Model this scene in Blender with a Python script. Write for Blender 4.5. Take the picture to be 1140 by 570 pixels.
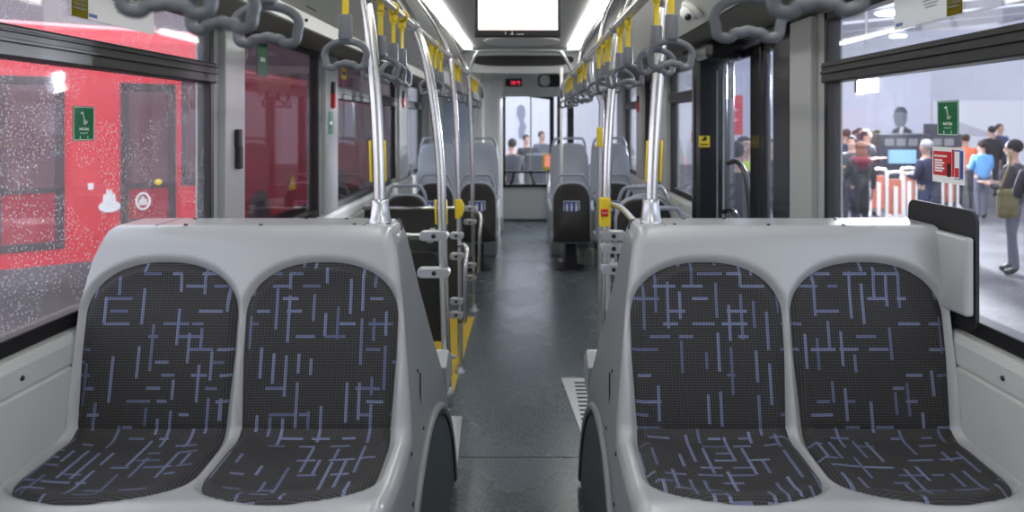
import bpy, bmesh, math, random
import numpy as np
from mathutils import Vector, Matrix
random.seed(7)
PI = math.pi
for o in list(bpy.data.objects): bpy.data.objects.remove(o)
SC = bpy.context.scene
COL = SC.collection

# ------------------------------------------------------------------ camera
F = 780.0; VX, VY = 586.0, 137.0; CX, CZ = 0.033, 1.5
cam_d = bpy.data.cameras.new('camera'); cam = bpy.data.objects.new('camera', cam_d); COL.objects.link(cam)
cam.location = (CX, 0, CZ); cam.rotation_euler = (PI/2, 0, 0)
cam_d.sensor_width = 36; cam_d.lens = F/1140*36
cam_d.shift_x = (570-VX)/1140; cam_d.shift_y = -(285-VY)/1140
cam_d.clip_start = 0.05; cam_d.clip_end = 300
cam_d.dof.use_dof = True; cam_d.dof.focus_distance = 2.1; cam_d.dof.aperture_fstop = 3.0
SC.camera = cam
def at(px, py, d):
    return Vector((CX+(px-VX)*d/F, d, CZ-(py-VY)*d/F))

# ------------------------------------------------------------------ exposure, world, lights
SC.view_settings.view_transform = 'Standard'; SC.view_settings.look = 'None'
SC.view_settings.exposure = 0.0; SC.view_settings.gamma = 1.0; SC.view_settings.use_curve_mapping = False
w = bpy.data.worlds.new('overcast_sky'); SC.world = w; w.use_nodes = True
bg = w.node_tree.nodes['Background']; bg.inputs[0].default_value = (0.86, 0.90, 1.0, 1); bg.inputs[1].default_value = 2.9
LAMP_STRENGTH = 11.0
FLOOD_W = 2500

# ------------------------------------------------------------------ materials
def new_mat(name):
    m = bpy.data.materials.new(name); m.use_nodes = True
    return m, m.node_tree, m.node_tree.nodes['Principled BSDF']
def mat(name, col, rough=0.5, metal=0.0, coat=0.0, noise=0.0, nscale=8, bump=0.0, bscale=200, emit=None, estr=0, trans=0, alpha=1, spec=0.5):
    m, nt, b = new_mat(name)
    b.inputs['Base Color'].default_value = (*col, 1); b.inputs['Roughness'].default_value = rough
    b.inputs['Metallic'].default_value = metal; b.inputs['Coat Weight'].default_value = coat
    b.inputs['Coat Roughness'].default_value = 0.12; b.inputs['Specular IOR Level'].default_value = spec
    b.inputs['Transmission Weight'].default_value = trans
    if emit: b.inputs['Emission Color'].default_value = (*emit, 1); b.inputs['Emission Strength'].default_value = estr
    tc = nt.nodes.new('ShaderNodeTexCoord')
    if noise:
        n = nt.nodes.new('ShaderNodeTexNoise'); n.inputs['Scale'].default_value = nscale; n.inputs['Detail'].default_value = 5
        nt.links.new(tc.outputs['Object'], n.inputs['Vector'])
        mx = nt.nodes.new('ShaderNodeMix'); mx.data_type = 'RGBA'
        mx.inputs[6].default_value = (*[c*(1-noise) for c in col], 1); mx.inputs[7].default_value = (*[min(1, c*(1+noise)) for c in col], 1)
        nt.links.new(n.outputs['Fac'], mx.inputs[0]); nt.links.new(mx.outputs[2], b.inputs['Base Color'])
    if bump:
        n2 = nt.nodes.new('ShaderNodeTexNoise'); n2.inputs['Scale'].default_value = bscale
        nt.links.new(tc.outputs['Object'], n2.inputs['Vector'])
        bp = nt.nodes.new('ShaderNodeBump'); bp.inputs['Strength'].default_value = bump; bp.inputs['Distance'].default_value = 0.002
        nt.links.new(n2.outputs['Fac'], bp.inputs['Height']); nt.links.new(bp.outputs[0], b.inputs['Normal'])
    return m
M = {}
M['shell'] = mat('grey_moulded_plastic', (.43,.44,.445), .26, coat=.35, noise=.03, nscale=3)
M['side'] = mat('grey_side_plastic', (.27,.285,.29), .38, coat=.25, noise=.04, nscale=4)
M['lining'] = mat('pale_wall_lining', (.56,.57,.55), .42, noise=.04, nscale=3)
M['pillar'] = mat('pillar_grey', (.42,.43,.42), .45, noise=.03)
M['ceiling'] = mat('ceiling_panel', (.42,.43,.41), .45, noise=.04, nscale=2)
M['cove'] = mat('cove_panel', (.72,.72,.68), .5, noise=.03)
M['soffit'] = mat('soffit_panel', (.24,.23,.20), .6, noise=.05)
M['white'] = mat('off_white_panel', (.80,.80,.75), .35, noise=.03, nscale=2)
M['steel'] = mat('brushed_steel', (.70,.69,.67), .22, 1.0, noise=.02)
M['satin'] = mat('satin_aluminium', (.62,.63,.65), .33, .9)
M['alum'] = mat('aluminium_trim', (.66,.67,.68), .4, .8, noise=.05)
M['clamp'] = mat('cast_clamp_grey', (.50,.51,.53), .33, .55)
M['rubber'] = mat('black_rubber', (.012,.012,.013), .45)
M['black'] = mat('black_gloss', (.014,.015,.018), .22, coat=.3)
M['blackmat'] = mat('black_matte', (.018,.018,.02), .6, noise=.1)
M['grip'] = mat('strap_grip_grey', (.155,.165,.185), .42, bump=.3, bscale=500)
M['yellow'] = mat('signal_yellow', (.82,.60,.02), .42)
M['yellowfloor'] = mat('yellow_floor_marking', (.62,.43,.03), .5, noise=.12, nscale=30)
M['red'] = mat('signal_red', (.62,.015,.015), .35)
M['seatgrey'] = mat('seat_blue_grey', (.36,.40,.46), .4, noise=.03)
M['seatblack'] = mat('seat_back_black', (.022,.021,.021), .5, noise=.15, nscale=60, bump=.4, bscale=400)
M['olive'] = mat('dark_partition_board', (.045,.047,.043), .5, noise=.05)
M['kick'] = mat('blue_grey_kick_panel', (.045,.058,.068), .42, noise=.08)
M['busred'] = mat('red_bus_paint', (.72,.018,.035), .25, coat=.6, noise=.04, nscale=1.5)
M['maroon'] = mat('darkened_red_bus_paint', (.36,.012,.03), .35, coat=.05, noise=.1, nscale=1.5)  # bus red made darker in colour to stand for a reflection
M['paper'] = mat('white_paper', (.88,.88,.86), .6)
M['yellowpaper'] = mat('yellow_paper', (.80,.58,.08), .6)
M['blueprint'] = mat('blue_print', (.25,.4,.75), .6)
M['green'] = mat('green_sticker', (.0,.16,.055), .4)
M['stickred'] = mat('red_sticker', (.62,.025,.03), .4)
M['signwhite'] = mat('sign_white', (.85,.86,.85), .5)
M['signblue'] = mat('sign_blue', (.05,.09,.35), .5)
M['lightstrip'] = mat('light_diffuser', (.9,.9,.9), .5, emit=(1,1,.98), estr=LAMP_STRENGTH)
M['screen'] = mat('lit_screen', (.9,.9,.9), .4, emit=(1,1,.97), estr=1.6)
M['screenorange'] = mat('lit_screen_orange', (.9,.5,.3), .4, emit=(1,.72,.5), estr=1.2)
M['led'] = mat('red_led', (.3,0,0), .5, emit=(1,.05,.1), estr=1.1)
M['flood'] = mat('floodlight_lens', (1,1,1), .3, emit=(.85,.9,1), estr=60)
M['screenblue'] = mat('blue_screen', (.2,.4,.6), .4, emit=(.35,.6,.85), estr=.8)
M['screenred'] = mat('red_screen', (.5,.1,.05), .4, emit=(1,.35,.25), estr=.7)
M['tape'] = mat('barrier_orange', (.50,.16,.10), .6)
M['darkglass'] = mat('dark_window_glass', (.03,.03,.04), .06, coat=.5)

def glass(name, tint=(1,1,1), wet=0.0, glare_veil=0.0):
    m, nt, b = new_mat(name); N = nt.nodes; L = nt.links
    out = N['Material Output']; N.remove(b)
    tr = N.new('ShaderNodeBsdfTransparent'); tr.inputs[0].default_value = (*tint, 1)
    gl = N.new('ShaderNodeBsdfGlossy'); gl.inputs['Roughness'].default_value = .02
    lw = N.new('ShaderNodeLayerWeight'); lw.inputs[0].default_value = .5
    pw = N.new('ShaderNodeMath'); pw.operation = 'POWER'; pw.inputs[1].default_value = 5; L.new(lw.outputs['Facing'], pw.inputs[0])
    fr = N.new('ShaderNodeMath'); fr.operation = 'MULTIPLY_ADD'; fr.inputs[1].default_value = .90; fr.inputs[2].default_value = .035; L.new(pw.outputs[0], fr.inputs[0])
    mx = N.new('ShaderNodeMixShader'); L.new(fr.outputs[0], mx.inputs[0]); L.new(tr.outputs[0], mx.inputs[1]); L.new(gl.outputs[0], mx.inputs[2])
    last = mx
    if wet or glare_veil:
        tc = N.new('ShaderNodeTexCoord')
        df = N.new('ShaderNodeBsdfDiffuse'); df.inputs[0].default_value = (.8,.8,.82,1)
        tl = N.new('ShaderNodeBsdfTranslucent'); tl.inputs[0].default_value = (.8,.8,.82,1)
        ad = N.new('ShaderNodeMixShader'); ad.inputs[0].default_value = .6; L.new(df.outputs[0], ad.inputs[1]); L.new(tl.outputs[0], ad.inputs[2])
        vo = N.new('ShaderNodeTexVoronoi'); vo.inputs['Scale'].default_value = 95
        L.new(tc.outputs['Object'], vo.inputs['Vector'])
        lt = N.new('ShaderNodeMath'); lt.operation = 'LESS_THAN'; lt.inputs[1].default_value = .24; L.new(vo.outputs['Distance'], lt.inputs[0])
        nz = N.new('ShaderNodeTexNoise'); nz.inputs['Scale'].default_value = 5; L.new(tc.outputs['Object'], nz.inputs['Vector'])
        g = N.new('ShaderNodeMath'); g.operation = 'GREATER_THAN'; g.inputs[1].default_value = .47; L.new(nz.outputs['Fac'], g.inputs[0])
        m1 = N.new('ShaderNodeMath'); m1.operation = 'MULTIPLY'; L.new(lt.outputs[0], m1.inputs[0]); L.new(g.outputs[0], m1.inputs[1])
        m2 = N.new('ShaderNodeMath'); m2.operation = 'MULTIPLY_ADD'; m2.inputs[1].default_value = wet; m2.inputs[2].default_value = glare_veil  # raindrops, plus an even pale haze painted in for glare on the glass
        L.new(m1.outputs[0], m2.inputs[0])
        m3 = N.new('ShaderNodeMixShader'); L.new(m2.outputs[0], m3.inputs[0]); L.new(mx.outputs[0], m3.inputs[1]); L.new(ad.outputs[0], m3.inputs[2])
        last = m3
    L.new(last.outputs[0], out.inputs['Surface'])
    return m
M['glass'] = glass('window_glass', (.95,.96,.98), 0, .015)
M['wetglass'] = glass('wet_window_glass', (.94,.93,.95), .30, .055)
M['tintglass'] = glass('tinted_window_glass', (.46,.40,.43), 0, .012)
M['dooorglass'] = glass('door_glass', (.9,.93,1), 0, .03)

class NB:   # tiny math-node helper
    def __init__(s, nt): s.nt = nt
    def _in(s, sock, v):
        if isinstance(v, (int, float)): sock.default_value = v
        else: s.nt.links.new(v, sock)
    def op(s, o, a, b=0.0, c=0.0):
        n = s.nt.nodes.new('ShaderNodeMath'); n.operation = o
        s._in(n.inputs[0], a); s._in(n.inputs[1], b); s._in(n.inputs[2], c)
        return n.outputs[0]
    def wn(s, x, y, z=0.0):
        c = s.nt.nodes.new('ShaderNodeCombineXYZ'); s._in(c.inputs[0], x); s._in(c.inputs[1], y); s._in(c.inputs[2], z)
        n = s.nt.nodes.new('ShaderNodeTexWhiteNoise'); n.noise_dimensions = '3D'; s.nt.links.new(c.outputs[0], n.inputs[0])
        return n.outputs['Value']
def fabric():
    m, nt, b = new_mat('woven_seat_fabric'); k = NB(nt)
    uv = nt.nodes.new('ShaderNodeUVMap'); sp = nt.nodes.new('ShaderNodeSeparateXYZ'); nt.links.new(uv.outputs[0], sp.inputs[0])
    u, v = sp.outputs[0], sp.outputs[1]
    G = .0066
    gu = k.op('FRACT', k.op('DIVIDE', u, G)); gv = k.op('FRACT', k.op('DIVIDE', v, G))
    line = k.op('MAXIMUM', k.op('LESS_THAN', gu, .24), k.op('LESS_THAN', gv, .24))
    def dashes(a, bb, seed, LL=15, th=.46):
        W = G*5; Lc = G*LL
        ca = k.op('FLOOR', k.op('DIVIDE', a, W)); fa = k.op('FRACT', k.op('DIVIDE', a, W))
        r = k.wn(ca, seed, 1.3)
        q = k.op('ADD', k.op('DIVIDE', bb, Lc), k.op('MULTIPLY', r, 9.0))
        cq = k.op('FLOOR', q); fq = k.op('FRACT', q)
        r1 = k.wn(ca, cq, seed+5.0); r2 = k.wn(ca, cq, seed+9.0)
        on = k.op('GREATER_THAN', r1, th)
        ln = k.op('LESS_THAN', fq, k.op('MULTIPLY_ADD', r2, .62, .28))
        band = k.op('LESS_THAN', k.op('ABSOLUTE', k.op('SUBTRACT', fa, .5)), .115)
        return k.op('MULTIPLY', k.op('MULTIPLY', on, ln), band), k.wn(ca, cq, seed+13.0)
    d1, c1 = dashes(u, v, 2.0, 21, .36); d2, c2 = dashes(v, u, 31.0, 12, .58)
    d = k.op('MAXIMUM', d1, d2)
    br = k.op('MULTIPLY_ADD', k.op('MAXIMUM', k.op('MULTIPLY', d1, c1), k.op('MULTIPLY', d2, c2)), .9, .35)
    mx = nt.nodes.new('ShaderNodeMix'); mx.data_type = 'RGBA'
    mx.inputs[6].default_value = (.006,.006,.009,1); mx.inputs[7].default_value = (.062,.058,.056,1); nt.links.new(line, mx.inputs[0])
    bl = nt.nodes.new('ShaderNodeMix'); bl.data_type = 'RGBA'; bl.inputs[6].default_value = (.05,.06,.13,1); bl.inputs[7].default_value = (.22,.25,.39,1)
    nt.links.new(k.op('MULTIPLY', br, k.op('MULTIPLY_ADD', line, .7, .3)), bl.inputs[0])
    m2 = nt.nodes.new('ShaderNodeMix'); m2.data_type = 'RGBA'; nt.links.new(d, m2.inputs[0]); nt.links.new(mx.outputs[2], m2.inputs[6]); nt.links.new(bl.outputs[2], m2.inputs[7])
    nt.links.new(m2.outputs[2], b.inputs['Base Color'])
    b.inputs['Roughness'].default_value = .7; b.inputs['Sheen Weight'].default_value = .08; b.inputs['Sheen Roughness'].default_value = .35
    bp = nt.nodes.new('ShaderNodeBump'); bp.inputs['Strength'].default_value = .35; bp.inputs['Distance'].default_value = .001
    nt.links.new(k.op('ADD', line, d), bp.inputs['Height']); nt.links.new(bp.outputs[0], b.inputs['Normal'])
    return m
M['fabric'] = fabric()
def floor_mat():
    m, nt, b = new_mat('speckled_vinyl_floor'); N = nt.nodes; L = nt.links
    tc = N.new('ShaderNodeTexCoord')
    n1 = N.new('ShaderNodeTexNoise'); n1.inputs['Scale'].default_value = 220; n1.inputs['Detail'].default_value = 2; L.new(tc.outputs['Object'], n1.inputs[0])
    cr = N.new('ShaderNodeValToRGB'); cr.color_ramp.elements[0].position = .36; cr.color_ramp.elements[0].color = (.045,.062,.070,1)
    cr.color_ramp.elements[1].position = .68; cr.color_ramp.elements[1].color = (.20,.24,.26,1); L.new(n1.outputs['Fac'], cr.inputs[0])
    n2 = N.new('ShaderNodeTexNoise'); n2.inputs['Scale'].default_value = 2.2; n2.inputs['Detail'].default_value = 6; L.new(tc.outputs['Object'], n2.inputs[0])
    mp = N.new('ShaderNodeMapRange'); mp.inputs[1].default_value = .3; mp.inputs[2].default_value = .7; mp.inputs[3].default_value = .18; mp.inputs[4].default_value = .32
    L.new(n2.outputs['Fac'], mp.inputs[0]); L.new(mp.outputs[0], b.inputs['Roughness'])
    L.new(cr.outputs[0], b.inputs['Base Color']); b.inputs['Specular IOR Level'].default_value = .7
    return m
M['floor'] = floor_mat()
def wet_ground():
    m, nt, b = new_mat('wet_paving'); N = nt.nodes; L = nt.links
    tc = N.new('ShaderNodeTexCoord')
    n1 = N.new('ShaderNodeTexNoise'); n1.inputs['Scale'].default_value = 1.3; n1.inputs['Detail'].default_value = 8; L.new(tc.outputs['Object'], n1.inputs[0])
    cr = N.new('ShaderNodeValToRGB'); cr.color_ramp.elements[0].position = .35; cr.color_ramp.elements[0].color = (.045,.045,.05,1)
    cr.color_ramp.elements[1].position = .65; cr.color_ramp.elements[1].color = (.13,.13,.135,1); L.new(n1.outputs['Fac'], cr.inputs[0])
    br = N.new('ShaderNodeTexBrick'); br.inputs['Scale'].default_value = 4.5; br.inputs['Mortar Size'].default_value = .03
    br.inputs['Color1'].default_value = (1,1,1,1); br.inputs['Color2'].default_value = (.7,.7,.7,1); br.inputs['Mortar'].default_value = (.35,.35,.35,1)
    L.new(tc.outputs['Object'], br.inputs['Vector'])
    mu = N.new('ShaderNodeMix'); mu.data_type = 'RGBA'; mu.blend_type = 'MULTIPLY'; mu.inputs[0].default_value = 1
    L.new(cr.outputs[0], mu.inputs[6]); L.new(br.outputs[0], mu.inputs[7]); L.new(mu.outputs[2], b.inputs['Base Color']); b.inputs['Roughness'].default_value = .5
    return m
M['ground'] = wet_ground()
def tent_mat():
    m, nt, b = new_mat('tent_fabric'); N = nt.nodes; L = nt.links
    tl = N.new('ShaderNodeBsdfTranslucent'); tl.inputs[0].default_value = (.92,.92,.97,1)
    df = N.new('ShaderNodeBsdfDiffuse'); df.inputs[0].default_value = (.80,.80,.84,1)
    mx = N.new('ShaderNodeMixShader'); mx.inputs[0].default_value = .5
    L.new(df.outputs[0], mx.inputs[1]); L.new(tl.outputs[0], mx.inputs[2]); L.new(mx.outputs[0], N['Material Output'].inputs[0]); N.remove(b)
    return m
M['tent'] = tent_mat()
def paper_mat(name, c):
    m, nt, b = new_mat(name); N = nt.nodes; L = nt.links
    tl = N.new('ShaderNodeBsdfTranslucent'); tl.inputs[0].default_value = (*c,1)
    df = N.new('ShaderNodeBsdfDiffuse'); df.inputs[0].default_value = (*c,1)
    mx = N.new('ShaderNodeMixShader'); mx.inputs[0].default_value = .6
    L.new(df.outputs[0], mx.inputs[1]); L.new(tl.outputs[0], mx.inputs[2]); L.new(mx.outputs[0], N['Material Output'].inputs[0]); N.remove(b)
    return m
M['paper'] = paper_mat('white_paper', (.92,.92,.88)); M['yellowpaper'] = paper_mat('yellow_paper', (.85,.66,.08))

# ------------------------------------------------------------------ mesh helpers
class MB:
    def __init__(s): s.v = []; s.f = []; s.m = []; s.sm = []; s.cur = 0
    def add(s, vs, fs, mi=0, smooth=False):
        b = len(s.v); s.v += [tuple(p) for p in vs]
        for f in fs: s.f.append([b+i for i in f]); s.m.append(mi); s.sm.append(smooth)
        return s
    def box(s, x0, x1, y0, y1, z0, z1, bev=0.0, mi=0, M4=None):
        bm = bmesh.new(); bmesh.ops.create_cube(bm, size=1)
        for v in bm.verts: v.co = Vector(((x0+x1)/2+v.co.x*(x1-x0), (y0+y1)/2+v.co.y*(y1-y0), (z0+z1)/2+v.co.z*(z1-z0)))
        if bev: bmesh.ops.bevel(bm, geom=list(bm.edges), offset=bev, segments=2, affect='EDGES', profile=.5)
        if M4: bm.transform(M4)
        bm.verts.ensure_lookup_table()
        s.add([v.co for v in bm.verts], [[v.index for v in f.verts] for f in bm.faces], mi, False); bm.free(); return s
    def tube(s, pts, r, seg=10, closed=False, mi=0, smooth_n=0, ax=None):
        pts = [Vector(p) for p in pts]
        if smooth_n: pts = catmull(pts, smooth_n, closed)
        n = len(pts); rs = r if isinstance(r, (list, tuple)) else [r]*n
        if len(rs) != n: rs = [rs[min(len(rs)-1, int(i*len(rs)/n))] for i in range(n)]
        tang = []
        for i in range(n):
            a = pts[(i-1) % n] if (closed or i > 0) else pts[0]; b = pts[(i+1) % n] if (closed or i < n-1) else pts[-1]
            tang.append((b-a).normalized())
        ref = Vector(ax) if ax else (Vector((0,0,1)) if abs(tang[0].z) < .9 else Vector((1,0,0)))
        nv = (ref-tang[0]*ref.dot(tang[0])).normalized(); vs = []; 
        for i in range(n):
            t = tang[i]; nv = (nv-t*nv.dot(t)).normalized(); bn = t.cross(nv)
            for k in range(seg):
                a = 2*PI*k/seg; vs.append(pts[i]+(nv*math.cos(a)+bn*math.sin(a))*rs[i])
        fs = []
        for i in range(n if closed else n-1):
            j = (i+1) % n
            for k in range(seg): fs.append([i*seg+k, i*seg+(k+1) % seg, j*seg+(k+1) % seg, j*seg+k])
        s.add(vs, fs, mi, True)
        if not closed:
            s.add([vs[k] for k in range(seg)], [list(range(seg))[::-1]], mi); s.add([vs[(n-1)*seg+k] for k in range(seg)], [list(range(seg))], mi)
        return s
    def lathe(s, prof, c, seg=20, mi=0, M4=None):
        vs = []
        for r, z in prof:
            for k in range(seg):
                a = 2*PI*k/seg; p = Vector((r*math.cos(a), r*math.sin(a), z))
                if M4: p = M4 @ p
                vs.append(p+Vector(c))
        fs = [[i*seg+k, i*seg+(k+1) % seg, (i+1)*seg+(k+1) % seg, (i+1)*seg+k] for i in range(len(prof)-1) for k in range(seg)]
        s.add(vs, fs, mi, True); return s
    def prism(s, poly, ax, a, b, mi=0):     # poly 2-D points in the two other axes, extruded a..b along ax
        def P(p, t):
            return {'x': (t, p[0], p[1]), 'y': (p[0], t, p[1]), 'z': (p[0], p[1], t)}[ax]
        n = len(poly); vs = [P(p, a) for p in poly]+[P(p, b) for p in poly]
        fs = [list(range(n))[::-1], list(range(n, 2*n))]+[[i, (i+1) % n, n+(i+1) % n, n+i] for i in range(n)]
        s.add(vs, fs, mi); return s
    def sphere(s, c, r, seg=14, mi=0, sc=(1,1,1)):
        vs = []; rows = seg//2+1
        for i in range(rows+1):
            t = PI*i/rows
            for k in range(seg):
                a = 2*PI*k/seg; vs.append((c[0]+r*sc[0]*math.sin(t)*math.cos(a), c[1]+r*sc[1]*math.sin(t)*math.sin(a), c[2]+r*sc[2]*math.cos(t)))
        fs = [[i*seg+k, (i+1)*seg+k, (i+1)*seg+(k+1) % seg, i*seg+(k+1) % seg] for i in range(rows) for k in range(seg)]
        s.add(vs, fs, mi, True); return s
    def build(s, name, mats, parent=None, bevel=0):
        me = bpy.data.meshes.new(name); me.from_pydata(s.v, [], s.f)
        if not isinstance(mats, (list, tuple)): mats = [mats]
        for m_ in mats: me.materials.append(M[m_] if isinstance(m_, str) else m_)
        me.polygons.foreach_set('material_index', s.m); me.polygons.foreach_set('use_smooth', s.sm)
        bm = bmesh.new(); bm.from_mesh(me); bmesh.ops.remove_doubles(bm, verts=bm.verts, dist=1e-6); bmesh.ops.recalc_face_normals(bm, faces=bm.faces); bm.to_mesh(me); bm.free()
        me.update()
        o = bpy.data.objects.new(name, me); COL.objects.link(o)
        if parent: attach(o, parent)
        if bevel:
            md = o.modifiers.new('bevel', 'BEVEL'); md.width = bevel; md.segments = 2; md.limit_method = 'ANGLE'
        return o
def catmull(P, n, closed=False):
    out = []; N = len(P)
    for i in range(N if closed else N-1):
        g = (lambda j: P[j % N]) if closed else (lambda j: P[max(0, min(N-1, j))])
        a, b, c, d = g(i-1), g(i), g(i+1), g(i+2)
        for k in range(n):
            t = k/n; out.append(.5*((2*b)+(-a+c)*t+(2*a-5*b+4*c-d)*t*t+(-a+3*b-3*c+d)*t**3))
    if not closed: out.append(P[-1])
    return out
def attach(o, p):
    o.parent = p; o.matrix_parent_inverse = Matrix.Translation(-Vector(world_loc(p))) if p.type == 'EMPTY' and not p.parent else Matrix()
def world_loc(p): return p.location
def thing(name, label, cat, loc=(0,0,0), group=None):
    o = bpy.data.objects.new(name, None); COL.objects.link(o); o.location = loc; o.empty_display_size = .05
    o['label'] = label; o['category'] = cat
    if group: o['group'] = group
    return o
def tag(o, label, cat, group=None, kind=None):
    if label: o['label'] = label
    if cat: o['category'] = cat
    if group: o['group'] = group
    if kind: o['kind'] = kind
    return o
def struct(o, label=None):
    o['kind'] = 'structure'
    if label: o['label'] = label
    return o
def snode(name, label=None, loc=(0,0,0)):
    o = bpy.data.objects.new(name, None); COL.objects.link(o); o.location = loc; return struct(o, label)
def dup(root, label=None, group=None, off=(0,0,0), rot=0):
    r = root.copy(); COL.objects.link(r)
    if label: r['label'] = label
    if group: r['group'] = group
    r.location = Vector(root.location)+Vector(off); r.rotation_euler = (0, 0, root.rotation_euler.z+rot)
    for ch in list(root.children):
        c = ch.copy(); COL.objects.link(c); c.parent = r
        for g in ch.children:
            d = g.copy(); COL.objects.link(d); d.parent = c
    return r
def rrect(x0, x1, y0, y1, r, n=5):
    out = []
    for cx, cy, a0 in ((x1-r, y1-r, 0), (x0+r, y1-r, 90), (x0+r, y0+r, 180), (x1-r, y0+r, 270)):
        for k in range(n+1):
            a = math.radians(a0+90*k/n); out.append((cx+r*math.cos(a), cy+r*math.sin(a)))
    return out
def text_mesh(txt, size, M4, material, name, parent=None, bold=0):
    cu = bpy.data.curves.new('t', 'FONT'); cu.body = txt; cu.size = size; cu.align_x = 'CENTER'; cu.align_y = 'CENTER'; cu.extrude = .0004; cu.offset = bold
    to = bpy.data.objects.new('t', cu); COL.objects.link(to); bpy.context.view_layer.update()
    me = bpy.data.meshes.new_from_object(to.evaluated_get(bpy.context.evaluated_depsgraph_get()))
    bpy.data.objects.remove(to); me.transform(M4); me.name = name; me.materials.clear(); me.materials.append(M[material])
    o = bpy.data.objects.new(name, me); COL.objects.link(o)
    if parent: attach(o, parent)
    return o
# frames: text plane facing the aisle on left wall (+X), right wall (-X), facing the camera (-Y)
def frame(loc, face):
    if face == '+x': R = Matrix(((0,0,1),(1,0,0),(0,1,0)))
    elif face == '-x': R = Matrix(((0,0,-1),(-1,0,0),(0,1,0)))
    else: R = Matrix(((1,0,0),(0,0,-1),(0,1,0)))
    return Matrix.Translation(loc) @ R.to_4x4()
# ================================================================== THE BUS SHELL
ZF = .13; ZC = 2.26; WX = 1.2; ZS = .965; ZT = 1.93; YB = -1.4; YFR = 9.9
struct(MB().box(-1.27, 1.27, YB, YFR+.1, ZF-.08, ZF).build('floor', 'floor'))
m = MB()
for (x, y0, y1) in ((-.34, 2.9, 9.7), (.36, 2.9, 9.7)): m.box(x-.0015, x+.0015, y0, y1, ZF, ZF+.0012)
m.box(-.24, .25, 2.87, 2.873, ZF, ZF+.0012); m.box(-.34, .36, 6.9, 6.904, ZF, ZF+.0012)
struct(m.build('trim_1', 'blackmat'))
tag(MB().box(-.62, -.335, 3.3, 4.95, ZF, ZF+.003).build('floor_marking', 'yellowfloor'), 'yellow floor marking beside the left standing area', 'floor marking')
# ceiling : flat centre and sloping sides
def strip_section(name, pts, y0, y1, mats, th=.03, parent=None):
    m = MB()
    for (a, b) in zip(pts[:-1], pts[1:]):
        m.add([(a[0], y0, a[1]), (b[0], y0, b[1]), (b[0], y1, b[1]), (a[0], y1, a[1])], [[0,1,2,3]], 0, False)
    o = m.build(name, mats, parent); md = o.modifiers.new('s', 'SOLIDIFY'); md.thickness = th; md.offset = 0
    return o
struct(strip_section('ceiling', [(-.97,2.0),(-.80,2.125),(-.62,2.245),(-.55,ZC+.02),(.55,ZC+.02),(.62,2.245),(.78,2.13),(.91,2.005)], YB, 7.35, 'ceiling'))
struct(strip_section('trim_2', [(-1.24,1.925),(-.95,1.925)], YB, 8.8, 'soffit', .012))
struct(strip_section('trim_3', [(-.945,1.92),(-.96,1.995)], YB, 8.8, 'cove', .014))
struct(strip_section('trim_4', [(1.24,1.94),(1.0,1.965),(.90,1.985)], YB, 8.8, 'soffit', .012))
struct(strip_section('trim_5', [(.89,1.985),(.80,2.065),(.60,2.235)], YB, 7.3, 'cove', .012))
m = MB()      # dark slot and latch points along the left cove
m.box(-.966, -.952, YB, 7.3, 1.992, 2.002)
for k in range(9):
    y = 1.2+k*.62
    m.box(-.945, -.925, y, y+.14, 2.01, 2.026)
struct(m.build('trim_6', 'blackmat'))
m = MB()
for k in range(8):
    y = 1.45+k*.55; m.sphere((-.940, y, 1.955), .008, 8)
struct(m.build('trim_7', 'rubber'))

def win(n, side, y0, y1, gl, transom=True, z0=ZS, z1=ZT):
    """one side window: black gasket, transom rail, lower and upper pane"""
    root = snode('window_%d' % n, loc=(side*WX, y0, z0))
    X0 = WX-.004; X1 = WX+.05; g = .032
    fm = MB()
    a, b = sorted((side*X0, side*X1))
    fm.box(a, b, y0, y1, z0-.02, z0+g-.01, .004); fm.box(a, b, y0, y1, z1-g, z1, .004)
    fm.box(a, b, y0, y0+g, z0, z1, .004); fm.box(a, b, y1-g, y1, z0, z1, .004)
    fm.build('window_frame', 'rubber', root)
    px0, px1 = sorted((side*(WX+.02), side*(WX+.026)))
    if transom:
        a, b = sorted((side*(X0-.012), side*X1))
        t = MB(); t.box(a, b, y0, y1, 1.655, 1.735, .006); t.box(*sorted((side*(X0-.02), side*X0)), y0+.01, y1-.01, 1.690, 1.700, .002)
        t.box(*sorted((side*(X0-.018), side*X0)), y0+.01, y1-.01, 1.715, 1.722, .002)
        t.build('transom_rail', 'rubber', root)
        MB().box(px0, px1, y0+.01, y1-.01, z0, 1.66).build('pane', gl, root); MB().box(px0, px1, y0+.01, y1-.01, 1.73, z1-.01).build('pane', gl, root)
    else:
        MB().box(px0, px1, y0+.01, y1-.01, z0, z1-.01).build('pane', gl, root)
    return root
# left side
Lw = [(-1.3, 1.02), (1.10, 2.76), (3.02, 4.10), (4.49, 6.62), (7.15, 8.25)]
win(1, -1, .2, 2.76, 'wetglass'); win(2, -1, 3.02, 4.16, 'tintglass', False); win(3, -1, 4.49, 6.62, 'tintglass'); win(4, -1, 7.15, 8.25, 'glass')
win(5, 1, .2, 2.74, 'glass'); win(6, 1, 4.81, 5.66, 'glass'); win(7, 1, 5.98, 6.88, 'tintglass', False); win(8, 1, 7.27, 8.22, 'glass')
win(13, -1, -1.2, .1, 'wetglass'); win(14, 1, -1.2, .1, 'glass')
def side_wall(side, pillars, name, lower):
    m = MB(); 
    for a, b in lower: m.box(*sorted((side*WX, side*(WX+.07))), a, b, ZF-.4, ZS-.02)
    m.box(*sorted((side*(WX+.002), side*(WX+.07))), YB, YFR, ZT, ZC+.05)
    for (a, b) in pillars: m.box(*sorted((side*(WX-.002), side*(WX+.07))), a, b, ZS-.021, ZT+.001)
    return struct(m.build(name, 'pillar'))
side_wall(-1, [(YB,-1.2),(.1,.2),(2.76,3.02),(4.16,4.49),(6.62,7.15),(8.25,YFR)], 'wall_left', [(YB, YFR)])
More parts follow.
